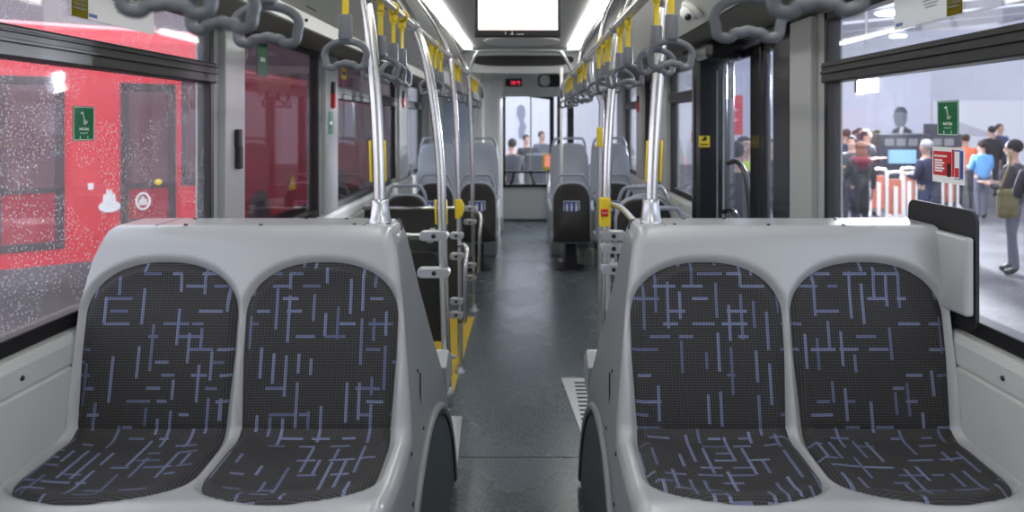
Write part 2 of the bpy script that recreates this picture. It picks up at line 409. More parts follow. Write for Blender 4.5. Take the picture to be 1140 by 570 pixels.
side_wall(1, [(YB,-1.2),(.1,.2),(2.74,3.10),(5.66,5.98),(6.88,7.27),(8.22,8.9)], 'wall_right', [(YB, 3.1), (4.81, 8.9)])
# wide pale pillar covers standing a little proud of the wall
m = MB()
for (a, b) in ((2.80,2.995),(4.20,4.47),(6.66,7.12)): m.box(-1.2, -1.168, a, b, .955, 1.92, .006)
struct(m.build('trim_8', 'shell'))
m = MB()
for (a, b) in ((2.80,3.02),(5.69,5.95),(6.91,7.24),(8.25,8.8)): m.box(1.168, 1.2, a, b, .955, 1.93, .006)
struct(m.build('trim_9', 'pillar'))
# sill ledges and lining panels with the groove and screws
for side, nm, segs in ((-1, 10, [(YB, 8.7)]), (1, 11, [(YB, 3.08), (4.82, 8.8)])):
    m = MB()
    for a, b in segs:
        prof = [(side*1.198,.94),(side*1.185,.94),(side*1.176,.915),(side*1.176,.862),(side*1.182,.858),(side*1.182,.852),(side*1.174,.848),(side*1.174,ZF),(side*1.198,ZF)]
        m.prism(prof, 'y', a, b)
    struct(m.build('trim_%d' % nm, 'lining'))
m = MB()
for side in (-1, 1):
    for y in (1.35, 1.68, 2.8, 3.6, 5.2, 6.3):
        if side == 1 and 3.1 < y < 4.8: continue
        m.lathe([(0,.004),(.006,.003),(.007,0)], (side*1.176, y, .888), 8, M4=Matrix.Rotation(-side*PI/2, 4, 'Y'))
struct(m.build('trim_12', 'rubber'))
# rear wall behind the camera
struct(MB().box(-1.27, 1.27, YB-.05, YB, ZF-.3, ZC+.05).build('wall_rear', 'lining'))

# ------------------------------------------------------------------ front of the bus
m = MB(); yb = 7.35      # bulkhead dropping from the ceiling to the cab, with a dark oblong recess
n = 24
lo = [(-1.0+2.0*k/n, 2.055-.035*math.cos(PI*(k/n-.5))) for k in range(n+1)]
m.prism(lo+[(1.0,2.26),(-1.0,2.26)], 'y', yb, yb+.05)
m.box(-1.0, 1.0, yb+.05, YFR, 2.20, 2.25)
struct(m.build('trim_13', 'lining'))
m = MB(); pts = []
for k in range(40):
    a = 2*PI*k/40; c, s_ = math.cos(a), math.sin(a); pts.append((-.01+.54*math.copysign(abs(c)**.5, c), 2.158+(.052 if s_ > 0 else .062)*math.copysign(abs(s_)**(.35 if s_ > 0 else 1.0), s_)))
m.prism(pts, 'y', yb-.006, yb+.02)
tag(m.build('ceiling_recess', 'blackmat'), 'long dark oblong recess in the front ceiling bulkhead', 'recess')
# shallow moulded cover on the ceiling just before the bulkhead
m = MB(); m.prism(rrect(-.36, .34, 6.2, 6.9, .3, 8), 'z', 2.256, 2.266); struct(m.build('trim_14', 'cove', bevel=.003))
# front header
struct(MB().box(-1.2, 1.2, 9.55, 9.6, 1.86, 2.2).build('trim_15', 'lining'))
# front wall : solid below, windscreen above
wf = MB(); wf.box(-1.2, 1.2, YFR, YFR+.06, ZF-.3, .62); wf.box(-1.2, -1.1, YFR, YFR+.06, .62, 2.25); wf.box(1.14, 1.2, YFR, YFR+.06, .62, 2.25); wf.box(-1.1, 1.14, YFR, YFR+.06, 1.96, 2.25)
struct(wf.build('wall_front', 'pillar'))
struct(MB().box(-.32, .33, 9.84, 9.9, .15, .63, .01).build('trim_16', 'lining'))
r = snode('window_9', loc=(0, 9.86, .63))
fm = MB(); T = .035
fm.prism([(-.30,.60),(-.262,.60),(-.262,2.01),(-.30,2.01)], 'y', 9.80, 9.88)
fm.prism([(-.30,1.965),(.42,1.865),(.42,1.82),(-.30,1.92)], 'y', 9.80, 9.88)
fm.box(.36, .42, 9.80, 9.88, .6, 1.85); fm.box(-.30, .42, 9.80, 9.88, .60, .645); fm.box(-.30,.42, 9.80, 9.88, .80, .83)
fm.prism([(-.20,.64),(-.17,.64),(-.12,.81),(-.15,.81)], 'y', 9.8, 9.88); fm.prism([(.14,.64),(.17,.64),(.10,.81),(.07,.81)], 'y', 9.8, 9.88)
fm.build('window_frame', 'rubber', r)
fm = MB(); fm.box(.085, .105, 9.8, 9.86, .64, 1.9); fm.build('mullion', 'lining', r)
MB().box(-1.1, 1.14, 9.91, 9.916, .62, 1.97).build('pane', 'glass', r)
m = MB(); m.box(.46, .50, 9.7, 9.85, ZF, 2.0); m.box(.60, .69, 9.7, 9.85, ZF, 2.0); m.box(.46,1.14,9.7,9.85,1.93,2.0); m.box(1.06,1.14,9.7,9.85,ZF,2.0)
struct(m.build('door_2', 'black'))
# cab partition : big off-white column, plain panel and pale blue glazed panel
cc = snode('wall_cab', loc=(-.42, 8.8, ZF))
MB().lathe([(.0,ZF),(.165,ZF),(.165,1.96),(.16,2.02),(.14,2.06),(0,2.06)], (-.43, 8.95, 0), 40).build('partition_column', 'white', cc)
MB().box(-1.2, -.42, 8.85, 8.9, ZF, 2.2).build('partition_panel', 'white', cc)
MB().box(-1.02, -.60, 8.83, 8.85, .95, 1.86, .01).build('partition_glazing', mat('pale_blue_glazing', (.42,.50,.60), .15, coat=.4), cc)
MB().box(-.62, -.60, 8.81, 8.84, .7, 1.98, .004).build('partition_edge', 'signwhite', cc)
# led clock
t = thing('digital_display', 'small black digital display with red digits above the windscreen', 'display', (-.12, 9.0, 1.95))
a = at(562.5, 87.5, 9.0); b = at(581, 96.5, 9.0)
MB().box(a.x, b.x, 9.0, 9.04, b.z, a.z, .006).build('housing', 'black', t)
text_mesh('10 %', .065, frame(((a.x+b.x)/2+.025, 8.996, (a.z+b.z)/2-.005), '-y'), 'led', 'digits', t, .002)
MB().box(a.x+.05, b.x-.05, 9.04, 9.56, a.z-.01, a.z+.06).build('bracket', 'lining', t)
# interior mirror
t = thing('interior_mirror', 'rounded interior mirror on a dark bracket under the front ceiling', 'mirror', (.25, 8.4, 2.0))
c = at(609, 90, 8.6)
MB().prism(rrect(c.x-.11, c.x+.17, c.z-.075, c.z+.085, .05), 'y', 8.62, 8.66).build('housing', 'blackmat', t)
MB().prism(rrect(c.x-.09, c.x+.035, c.z-.06, c.z+.07, .05), 'y', 8.612, 8.621).build('mirror_glass', mat('mirror', (.95,.96,.97), .03, 1.0), t)
MB().tube([(c.x+.05, 8.64, c.z-.16), (c.x+.05, 8.64, c.z+.2)], .009).build('bracket', 'satin', t)
# front panel reader (orange edged screen) by the driver's place
t = thing('ticket_validator', 'orange framed ticket machine with lit screen near the front door', 'ticket machine', tuple(at(607, 200, 9.2)))
c = at(609, 180, 9.2)
MB().prism(rrect(c.x-.05, c.x+.09, c.z-.11, c.z+.1, .015), 'y', 9.2, 9.28).build('housing', 'yellow', t)
MB().prism(rrect(c.x-.03, c.x+.07, c.z-.07, c.z+.08, .01), 'y', 9.195, 9.201).build('screen', 'screenred', t)
MB().tube([(c.x+.02, 9.26, c.z-.1), (c.x+.02, 9.26, ZF)], .02).build('post', 'satin', t)

# ------------------------------------------------------------------ ceiling lamps
def ceiling_lamp(x0, x1, label):
    t = thing('ceiling_light', label, 'ceiling light', ((x0+x1)/2, 1, 2.25))
    s = 1 if x0 > 0 else -1
    MB().box(x0, x1, -1.2, 7.05, 2.243, 2.256, .004).build('diffuser', 'lightstrip', t)
    o = s*.013
    e0, e1 = (x1, x1+.03) if s > 0 else (x0-.03, x0)
    MB().box(e0, e1, -1.2, 7.1, 2.225, 2.258, .003).build('edge_profile', 'alum', t)
    return t
ceiling_lamp(-.62, -.515, 'long lit ceiling light strip on the left of the screen'); ceiling_lamp(.45, .555, 'long lit ceiling light strip on the right of the screen')

# ------------------------------------------------------------------ hanging screen
t = thing('display_screen', 'bright lit passenger information screen hung across the aisle ceiling', 'screen', (-.01, 3.9, 2.26))
MB().box(-.255, .225, 3.9, 3.94, 1.98, 2.255, .006).build('screen_frame', 'blackmat', t)
MB().box(-.235, .207, 3.893, 3.9, 2.018, 2.24, .001).build('screen_panel', 'screen', t)
MB().box(-.235, .20, 3.8915, 3.8928, 2.020, 2.026).build('ticker', 'screenorange', t)
for (x, w_, h_) in ((-.075,.004,.016),(-.045,.018,.004),(-.038,.004,.018),(-.01,.022,.004),(.015,.012,.006)): MB().box(-.01+x, -.01+x+w_, 3.8965, 3.9, 1.992, 1.992+h_).build('logo_mark', 'signwhite', t)
# ------------------------------------------------------------------ dome camera
t = thing('dome_camera', 'white dome camera on the right cove panel', 'camera', tuple(at(766, 14, 3.25)))
c = at(767, 14, 3.27)
R = Matrix.Rotation(math.radians(-140), 4, 'Y')
MB().lathe([(0,-.012),(.058,-.012),(.058,0),(.052,.010),(.044,.014)], c+Vector((.012,0,.008)), 24, M4=R).build('base', 'white', t)
MB().sphere(c, .042, 20).build('dome', 'signwhite', t)
MB().sphere(c+Vector((-.012,-.030,-.024)), .016, 14).build('lens', 'black', t)
# ================================================================== DOUBLE SEAT MODULES
def interp(x, xs, ys):
    return float(np.interp(x, xs, ys))
def u_side(z): return interp(z, [.13,.60,.80,1.0,1.1,1.16,1.215], [.245,.262,.283,.305,.318,.328,.345])
def fillet_poly(P, R, n=7):
    out = [P[0]]
    for i in range(1, len(P)-1):
        a, b, c = Vector(P[i-1]), Vector(P[i]), Vector(P[i+1]); r = R[i]
        if r == 0: out.append(tuple(b)); continue
        d1 = (a-b).normalized(); d2 = (c-b).normalized(); ang = d1.angle(d2); t = r/math.tan(ang/2)
        p1, p2 = b+d1*t, b+d2*t
        for k in range(n+1):
            s = k/n; out.append(tuple((p1*(1-s)+b*s)*(1-s)+(b*(1-s)+p2*s)*s))
    out.append(P[-1]); return out
prof = fillet_poly([(2.10,1.199),(1.940,1.199),(1.841,.670),(1.60,.657),(1.490,.670),(1.471,.50),(1.485,.13)], [0,.035,.055,.2,.03,.2,0], 9)
PP = np.array(prof); seg = np.linalg.norm(np.diff(PP, axis=0), axis=1); S = np.concatenate([[0], np.cumsum(seg)])
SL = S[-1]
def P_at(s): return np.array([np.interp(s, S, PP[:,0]), np.interp(s, S, PP[:,1])])
def N_at(s):
    a, b = P_at(max(0, s-.012)), P_at(min(SL, s+.012)); t = b-a; t = t/np.linalg.norm(t); return np.array([t[1], -t[0]])
sgrid = np.linspace(0, SL, 4000); zz = np.interp(sgrid, S, PP[:,1]); yy = np.interp(sgrid, S, PP[:,0])
def s_find(cond): return float(sgrid[np.argmax(cond)])
s_top = s_find((yy < 1.940) & (zz < 1.118)); s_cr = s_find((yy < 1.848) & (zz < .700)); s_fr = s_find(yy < 1.522)
def edges(s):
    """left/right offsets (towards wall / towards aisle) of a cushion about its centre"""
    if s <= s_cr:
        t = s-s_top; 
        q = 1 if t > .15 else max(0, 1-(1-max(t, 0)/.15)**2.3)**(1/2.3)
        h = interp(t, [0,.12,.25,s_cr-s_top], [.202,.206,.205,.196])*q; return h, h
    t = s-s_cr; e = s_fr-s; h = interp(t, [0,.08,.2,.4], [.196,.203,.204,.198])
    q = 1 if e > .14 else max(0, 1-(1-max(e, 0)/.14)**2.3)**(1/2.3)
    return h*q, h*q
CEN = [.520, .953]
def outline(c):
    ss = np.concatenate([s_top+(s_fr-s_top)*0.5*(1-np.cos(np.linspace(0, PI, 90)))])
    R_ = [(c+edges(s)[0], s) for s in ss]; L_ = [(c-edges(s)[1], s) for s in ss[::-1]]
    return np.array(R_+L_)
OUTL = [outline(c) for c in CEN]
def sdf(poly, p):
    a = poly; b = np.roll(poly, -1, axis=0); ab = b-a; ap = p[:,None,:]-a[None]
    t = np.clip((ap*ab[None]).sum(2)/np.maximum((ab**2).sum(1), 1e-12)[None], 0, 1)
    d = np.sqrt(((ap-t[...,None]*ab[None])**2).sum(2)).min(1)
    x, y = p[:,0], p[:,1]; ins = np.zeros(len(p), bool)
    for (x0,y0),(x1,y1) in zip(a, b):
        c = ((y0 > y) != (y1 > y)) & (x < (x1-x0)*(y-y0)/((y1-y0) if y1 != y0 else 1e-12)+x0); ins ^= c
    return np.where(ins, -d, d)
def sm(t): t = np.clip(t, 0, 1); return t*t*(3-2*t)
U_OUT = 1.173
def module(side, label, rear_label):
    root = thing('double_bus_seat', label, 'seat', (side*.72, 1.9, .13))
    NS, NU = 170, 150
    ss = np.linspace(0, SL, NS)
    tu = np.concatenate([np.linspace(0, .07, 14)[:-1], np.linspace(.07, 1, NU-13)])
    pts = []; Sarr = []
    for s in ss:
        p = P_at(s); ua = u_side(p[1]); uo = interp(p[1], [.2,1.0,1.13,1.19,1.215], [U_OUT,U_OUT,1.148,1.12,1.085]) if side < 0 else U_OUT
        for t in tu: pts.append((ua+t*(uo-ua), s))
    A = np.array(pts); D = np.minimum(sdf(OUTL[0], A), sdf(OUTL[1], A))
    rise = .016*sm((D-.001)/.016); rise = np.where(D < 0, -.014*sm(-D/.012), rise)
    fade = np.interp(A[:,1], [0, s_top-.09, s_top-.03, s_fr+.005, s_fr+.05, SL], [0,0,1,1,.0,0])
    rise = rise*1.0
    V = []; 
    for i, s in enumerate(ss):
        p = P_at(s); n = N_at(s); ua = u_side(p[1]); ub = A[(i+1)*len(tu)-1, 0]
        for j in range(len(tu)):
            k = i*len(tu)+j; e = A[k,0]-ua; r = .034
            drop = r-math.sqrt(max(0, r*r-(r-e)**2)) if e < r else 0
            q = p+n*(rise[k]-drop)
            V.append((side*A[k,0], q[0], q[1]))
    W = len(tu); Fc = [[i*W+j, i*W+j+1, (i+1)*W+j+1, (i+1)*W+j] for i in range(NS-1) for j in range(W-1)]
    mb = MB(); mb.add(V, Fc, 0, True)
    if side > 0: mb.box(1.160, 1.185, 1.80, 2.10, 1.0, 1.205, .008)
    mb.build('seat_shell', 'shell', root)
    # side panel : ruled from the shell edge to the leaning back edge
    back = [(2.10,1.213),(2.13,1.12),(2.20,.98),(2.34,.79),(2.50,.60),(2.60,.45),(2.62,.13)]
    Bp = np.array(back); bs = np.concatenate([[0], np.cumsum(np.linalg.norm(np.diff(Bp, axis=0), axis=1))])
    V = []; NM = 24
    fr = np.linspace(0, 1, NS)
    for i, s in enumerate(ss):
        e = V0 = None
        p = P_at(s); n = N_at(s); q = p+n*(rise[i*W]-.034)
        bq = np.array([np.interp(fr[i]*bs[-1], bs, Bp[:,0]), np.interp(fr[i]*bs[-1], bs, Bp[:,1])])
        for j in range(NM+1):
            t = j/NM; r_ = q*(1-t)+bq*t
            z = r_[1]; uu = u_side(z)
            if j == 0: uu = u_side(p[1])
            else: uu = u_side(z)*min(1, t*6)+u_side(p[1])*(1-min(1, t*6))
            V.append((side*uu, r_[0], r_[1]))
    W2 = NM+1; Fc = [[i*W2+j, i*W2+j+1, (i+1)*W2+j+1, (i+1)*W2+j] for i in range(NS-1) for j in range(NM)]
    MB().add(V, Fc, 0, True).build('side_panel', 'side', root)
    # rear skin
    V = []; 
    for b in back: V += [(side*u_side(b[1]), b[0], b[1]), (side*1.155, b[0], b[1])]
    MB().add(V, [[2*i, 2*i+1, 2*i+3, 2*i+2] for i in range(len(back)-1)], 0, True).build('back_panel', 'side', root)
    # cushions
    for c in CEN:
        for nm, s0, s1 in (('backrest_cushion', s_top+.0004, s_cr+.004), ('seat_cushion', s_cr+.002, s_fr-.0004)):
            n_s = 60; n_u = 44; V = []; UVs = []
            q = np.linspace(0, 1, n_s)
            q = (1-np.cos(q*PI/2)) if nm == 'backrest_cushion' else np.sin(q*PI/2)
            rows = s0+(s1-s0)*q; pa = []
            for s in rows:
                l, r_ = edges(s)
                for t in np.linspace(-1, 1, n_u):
                    t2 = math.sin(t*PI/2)*.35+t*.65; pa.append((c+(r_ if t2 > 0 else l)*t2*.996, s))
            pa = np.array(pa); oc = OUTL[CEN.index(c)]; dd = -sdf(oc, pa)
            for k, (u, s) in enumerate(pa):
                p = P_at(s); n = N_at(s); x = (u-c)/.2
                puff = .001+.014*float(sm(dd[k]/.022))
                if nm == 'seat_cushion': puff -= .010*(1-min(1, x*x))*float(sm(dd[k]/.08))
                else: puff -= .008*(1-min(1, x*x))*float(sm(dd[k]/.08))
                dc = abs(s-s_cr-.003); puff -= .004*(1-float(sm(dc/.010)))
                q_ = p+n*puff; V.append((side*u, q_[0], q_[1]))
                UVs.append((u*side+3, 5-s))
            Fc = [[i*n_u+j, i*n_u+j+1, (i+1)*n_u+j+1, (i+1)*n_u+j] for i in range(n_s-1) for j in range(n_u-1)]
            me = bpy.data.meshes.new(nm); me.from_pydata(V, [], Fc)
            uvl = me.uv_layers.new(name='UVMap')
            for lp in me.loops: uvl.data[lp.index].uv = UVs[lp.vertex_index]
            for pl in me.polygons: pl.use_smooth = True
            me.materials.append(M['fabric']); o = bpy.data.objects.new(nm, me); COL.objects.link(o); attach(o, root)
    # dark wheel-arch panel with a raised rim
    def ell(k, a_, b_): 
        a = PI*k; return (2.13+a_*math.cos(a), .15+b_*math.sin(a))
    V = [(side*(u_side(.15)-.009), 2.13, .15)]
    for k in range(33): 
        y, z = ell(k/32, .50, .41); V.append((side*(u_side(z)-.009), y, z))
    MB().add(V, [[0, i, i+1] for i in range(1, 33)], 0, False).build('wheel_arch_panel', 'kick', root)
    MB().tube([(side*(u_side(ell(k/32,.53,.44)[1])-.004), *ell(k/32, .53, .44)) for k in range(33)], .014, 8).build('wheel_arch_rim', 'side', root)
    MB().tube([(side*(u_side(ell(k/32,.512,.422)[1])-.010), *ell(k/32, .512, .422)) for k in range(33)], .005, 8).build('wheel_arch_seal', 'rubber', root)
    # seam and screws
    for u in (1.0, .42): MB().box(side*u-.001, side*u+.001, 1.95, 2.10, 1.2148, 1.2158).build('seam', 'blackmat', root)
    m = MB(); m.box(*sorted((side*(u_side(.7)-.0015), side*(u_side(.7)+.002))), 2.02, 2.022, .63, .78)
    m.build('seam', 'blackmat', root)
    for (u, y) in ((.95,2.08),(.92,1.96),(.62,2.08),(.71,1.96),(.45,1.97),(.50,2.08)):
        MB().lathe([(0,.003),(.005,.003),(.006,0)], (side*u, y, 1.215), 8).build('screw', 'rubber', root)
    for (y, z) in ((2.02,.785),(1.82,.64),(2.02,.62),(1.80,.52)):
        MB().lathe([(0,.003),(.005,.003),(.006,0)], (side*(u_side(z)), y, z), 8, M4=Matrix.Rotation(-side*PI/2, 4, 'Y')).build('screw', 'rubber', root)
    # small pole foot bracket at the front foot of the module
    m = MB(); m.prism([(2.52,.62),(2.60,.66),(2.72,.60),(2.72,.52),(2.56,.50)], 'x', *sorted((side*.255, side*.33))); m.build('pole_bracket', 'shell', root, bevel=.006)
    return root
module(-1, 'left pair of patterned fabric seats in a pale grey shell', '')
module(1, 'right pair of patterned fabric seats in a grey shell', '')
# aluminium floor heater grille and sill pieces at the feet of the modules
t = thing('floor_grille', 'perforated aluminium floor grille beside the right seat pair', 'grille', (.30, 3.1, ZF))
m = MB(); m.prism([(.285,2.95),(.37,2.95),(.37,3.75),(.22,3.75)], 'z', ZF, ZF+.006); m.build('plate', 'alum', t)
m = MB()
for k in range(14): 
    y = 3.02+k*.05; m.box(.285, .345, y, y+.02, ZF+.0055, ZF+.0068)
m.build('slots', 'blackmat', t)
MB().prism([(.31,2.5),(.33,2.5),(.31,2.95),(.27,2.95)], 'z', ZF, ZF+.01).build('edge_strip', 'alum', t)
m = MB(); m.prism([(-.285,2.75),(-.24,2.75),(-.265,3.25),(-.32,3.25)], 'z', ZF, ZF+.012)
tag(m.build('floor_trim', 'alum', bevel=.002), 'short aluminium floor trim beside the left seat pair', 'floor trim')
# black board in the lower corner of the right window
m = MB(); pr = rrect(1.80, 2.12, .955, 1.272, .03); m.prism(pr, 'x', 1.187, 1.198)
tag(m.build('window_board', 'blackmat', bevel=.002), 'black rounded board in the window corner behind the right seats', 'board')
# ================================================================== GRAB POLES AND RAILS
def collar(parent, p, r=.028):
    MB().lathe([(r*1.12,0),(r*1.12,.006),(r,.010),(r*.84,.052),(r*.84,.064),(r*.7,.066)], p, 24).build('base_collar', 'satin', parent)
def ysleeve(parent, p0, p1, r):
    p0, p1 = Vector(p0), Vector(p1); d = Vector((r+.003, 0, 0))
    for s in (-1, 1):
        MB().tube([p0+d*s, p0+d*s+(p1-p0)*.02, p1+d*s-(p1-p0)*.02, p1+d*s], [.002,.0042,.0042,.002], 8).build('yellow_grip', 'yellow', parent)
def clamp(parent, p, dx=-1, r=.0165, L=.085):
    p = Vector(p); m = MB()
    x0, x1 = sorted((p.x-dx*r*1.5, p.x+dx*L))
    m.prism([(a, b) for a, b in rrect(x0, x1, p.z-.019, p.z+.019, .017)], 'y', p.y-r*1.35, p.y+r*1.35)
    c = m.build('clamp', 'clamp', parent, bevel=.004)
    s = MB().lathe([(0,.003),(.008,.003),(.009,0)], (p.x+dx*L*.35, p.y-r*1.35, p.z), 10, M4=Matrix.Rotation(PI/2, 4, 'X')).build('bolt', 'rubber')
    s.parent = c; s.matrix_parent_inverse = Matrix()
    return c
RX = (-.398, .378); RZ = 1.868
# seat corner poles
t = thing('grab_pole', 'steel grab pole standing on the left seat pair corner', 'grab pole', (-.388, 2.02, 1.215))
pl = [(-.388,2.02,1.215),(-.392,2.02,1.40),(-.402,2.02,1.60),(-.425,2.02,1.82),(-.47,2.02,2.02),(-.55,2.02,2.25)]
MB().tube(pl, .0175, 16, smooth_n=8).build('tube', 'steel', t); collar(t, (-.388,2.02,1.215), .029); ysleeve(t, (-.394,2.02,1.33), (-.397,2.02,1.45), .0175)
t = thing('grab_pole', 'steel grab pole standing on the right seat pair corner', 'grab pole', (.392, 2.02, 1.215))
pl = [(.392,2.02,1.215),(.398,2.02,1.40),(.410,2.02,1.60),(.432,2.02,1.82),(.47,2.02,2.02),(.53,2.02,2.25)]
MB().tube(pl, .0175, 16, smooth_n=8).build('tube', 'steel', t); collar(t, (.392,2.02,1.215), .029); ysleeve(t, (.398,2.02,1.33), (.403,2.02,1.45), .0175)
# second pair (just in front of the modules)
t = thing('grab_pole', 'tall curved steel pole with grey clamps beside the left seat pair', 'grab pole', (-.275, 2.68, .5))
q = lambda px, py, d: tuple(at(px, py, d))
pl = [q(498,440,2.68), q(497,400,2.68), q(493,270,2.68), q(491,200,2.68), q(485,130,2.67), q(474,66,2.66), q(460,26,2.66), q(443,-4,2.66), (-.58,2.66,2.24)]
MB().tube(pl, .0175, 16, smooth_n=8).build('tube', 'steel', t); ysleeve(t, q(491.5,250,2.68), q(490.5,222,2.68), .0175)
MB().tube([q(498.5,452,2.68), q(497.5,430,2.68)], .022, 14).build('foot', 'clamp', t)
clamp(t, q(492,262,2.68)); clamp(t, q(494,303,2.68), L=.10)
t = thing('grab_pole', 'curved steel pole with yellow stop button beside the right seat pair', 'grab pole', (.34, 2.7, .6))
pl = [q(675,392,2.7), q(675,330,2.7), q(675,250,2.7), q(676,180,2.7), q(680,110,2.7), q(687,50,2.7), q(694,12,2.7), q(705,-15,2.7), (.52,2.7,2.24)]
MB().tube(pl, .0175, 16, smooth_n=8).build('tube', 'steel', t)
a, b = q(667,220,2.68), q(679.5,252,2.68)
MB().box(a[0], b[0], 2.66, 2.705, b[2], a[2], .006).build('stop_button_housing', 'yellow', t)
c = Vector(q(673,237,2.657)); sb = MB().box(c.x-.014, c.x+.014, 2.653, 2.662, c.z-.014, c.z+.014, .003).build('stop_button', 'red', t)
text_mesh('STOP', .009, frame((c.x, 2.6525, c.z), '-y'), 'signwhite', 'lettering', sb)
for y in (262, 276, 299): clamp(t, q(675,y,2.7), 1, L=.075)
MB().tube([q(680,228,2.7), q(692,232,2.6), q(702,242,2.4), q(710,252,2.15)], .011, 12, smooth_n=8).build('curved_arm', 'satin', t)
# third and fourth left poles
t = thing('grab_pole', 'slim steel pole with yellow knob behind the two-clamp pole on the left', 'grab pole', (-.33, 3.84, ZF))
pl = [q(512.5,415,3.84), q(512,330,3.84), q(511,240,3.84), q(508,140,3.84), q(504,90,3.84), q(498,57,3.84), q(484,26,3.84), q(467,2,3.84), (-.60,3.84,2.235)]
MB().tube(pl, .014, 12, smooth_n=8).build('tube', 'steel', t)
MB().lathe([(.03,0),(.03,.012),(.018,.02),(.016,.05)], (q(512.5,415,3.84)[0], 3.84, ZF), 16).build('floor_collar', 'clamp', t)
c = Vector(q(511,232,3.82)); MB().prism([(c.x-.02,c.z-.05),(c.x-.005,c.z-.06),(c.x+.018,c.z-.04),(c.x+.028,c.z-.015),(c.x+.028,c.z+.02),(c.x+.012,c.z+.05),(c.x-.02,c.z+.05)], 'y', 3.79, 3.835).build('knob', 'yellow', t, bevel=.006)
for y in (262, 285, 335, 350): clamp(t, q(512,y,3.84), -1, .014, L=.055)
MB().tube([q(511,275,3.84), q(516,273,3.8), q(520,280,3.74), q(518,300,3.70), q(518,345,3.70), q(517,357,3.72), q(512,358,3.84)], .013, 12, smooth_n=6).build('handrail_loop', 'steel', t)
t = thing('grab_pole', 'steel pole farthest along the left aisle edge with a side loop', 'grab pole', (-.36, 5.1, ZF))
pl = [q(528,347,5.1), q(527,280,5.1), q(526,200,5.1), q(524,130,5.1), q(521,85,5.1), q(512,60,5.1), q(500,36,5.1), (-.60,5.1,2.235)]
MB().tube(pl, .0145, 12, smooth_n=8).build('tube', 'steel', t)
MB().lathe([(.036,0),(.036,.014),(.02,.022),(.018,.06)], (q(528,347,5.1)[0], 5.1, ZF), 16).build('floor_collar', 'clamp', t)
for y in (232, 247, 295, 309): clamp(t, q(527,y,5.1), -1, .0145, L=.07)
MB().tube([q(527,238,5.1), q(533,237,5.0), q(535.5,244,4.95), q(534,262,4.92), q(533,295,4.92), q(531,303,4.95), q(527,303,5.1)], .013, 12, smooth_n=6).build('handrail_loop', 'steel', t)
# right cranked pole
t = thing('grab_pole', 'cranked steel pole on the right with small yellow box', 'grab pole', (.45, 3.97, ZF))
pl = [(.452,3.97,ZF), q(668.5,200,3.97), q(669.5,130,3.97), q(669,113,3.97), q(661,95,3.97), q(657.5,84,3.97), q(657.5,64,3.97)]
MB().tube(pl, .015, 12, smooth_n=6).build('tube', 'satin', t)
a, b = q(665,142,3.93), q(671,158,3.93); MB().box(a[0], b[0], 3.92, 3.97, b[2]-.03, a[2], .004).build('yellow_box', 'yellow', t)
for (px, d, lb) in ((537.5, 7.75, 'thin white upright pole beside the left front seats'), (625, 6.95, 'thin white upright pole in front of the right front seat')):
    x = q(px, 100, d)[0]; t = thing('grab_pole', lb, 'grab pole', (x, d, ZF))
    MB().tube([(x,d,ZF),(x,d,2.05)], .0145, 12).build('tube', mat('white_coated_tube', (.78,.78,.75), .3), t)
    MB().lathe([(.03,0),(.03,.012),(.018,.02)], (x,d,ZF), 12).build('floor_collar', 'clamp', t)
# overhead rails
for s, lb in ((0, 'overhead steel handrail above the left side of the aisle'), (1, 'overhead steel handrail above the right side of the aisle')):
    x = RX[s]; t = thing('overhead_rail', lb, 'handrail', (x, 2, RZ), 'overhead rails')
    MB().tube([(x,-.8,RZ),(x,2,RZ),(x,4,RZ),(x,6.55,RZ),(x,6.8,RZ-.03),(x,6.85,RZ-.12)], .0165, 16).build('tube', 'steel', t)
    for y in ((.3, 2.66, 3.84, 5.1) if s == 0 else (.3, 2.7, 3.97, 5.2)):
        MB().tube([(x,y-.035,RZ),(x,y-.03,RZ),(x,y+.03,RZ),(x,y+.035,RZ)], [.019,.024,.024,.019], 14).build('joint', 'clamp', t)
    if s == 1:
        for y in (3.3, 4.6): MB().tube([(x,y,RZ),(x+.04,y,RZ+.17),(.54,y,2.24)], .012, 12, smooth_n=6).build('brace', 'steel', t)
# cross bar over the aisle
t = thing('cross_handrail', 'thin bent steel bar crossing the ceiling between the overhead rails', 'handrail', (0, 5.15, RZ))
MB().tube([(-.39,5.15,RZ+.01), (-.365,5.15,1.95), (-.335,5.15,2.005), (-.29,5.15,2.03), (0,5.15,2.035), (.25,5.15,2.03), (.30,5.15,2.005), (.335,5.15,1.95), (.37,5.15,RZ+.01)], .0125, 12, smooth_n=6).build('tube', 'satin', t)
# partition board, standing-area rails and pad on the left
t = thing('partition_board', 'dark partition board with steel top rail on the left standing area', 'partition', (-.75, 5.15, ZF))
MB().box(-1.155, -.43, 5.13, 5.16, .22, .865, .008).build('board', 'olive', t)
MB().tube([(-1.16,5.1,.88), (-.36,5.1,.88)], .013, 12).build('top_rail', 'steel', t)
for x in (-1.08, -.46): MB().box(x-.02, x+.02, 5.10, 5.16, .84, .90, .004).build('bracket', 'clamp', t)
for x in (-1.1, -.46): MB().tube([(x,5.145,ZF),(x,5.145,.25)], .014, 10).build('leg', 'steel', t)
t = thing('backrest_pad', 'black rounded leaning pad behind the left pole clamps', 'pad', (-.74, 3.9, .5))
MB().prism(rrect(-1.10, -.455, .28, .78, .05), 'y', 3.93, 4.0).build('pad', 'blackmat', t, bevel=.012)
MB().box(-1.15, -.42, 4.0, 4.03, .25, .84, .01).build('backing_board', 'olive', t)
MB().tube([(-1.16,3.84,.885),(-.36,3.84,.885)], .0135, 12).build('top_rail', 'steel', t)
MB().tube([(-1.16,3.9,.20),(-.36,3.9,.20)], .0135, 12).build('lower_rail', 'steel', t)
for x in (-1.12, -.5): MB().box(x-.015, x+.015, 3.86, 4.01, .84, .90).build('bracket', 'clamp', t)

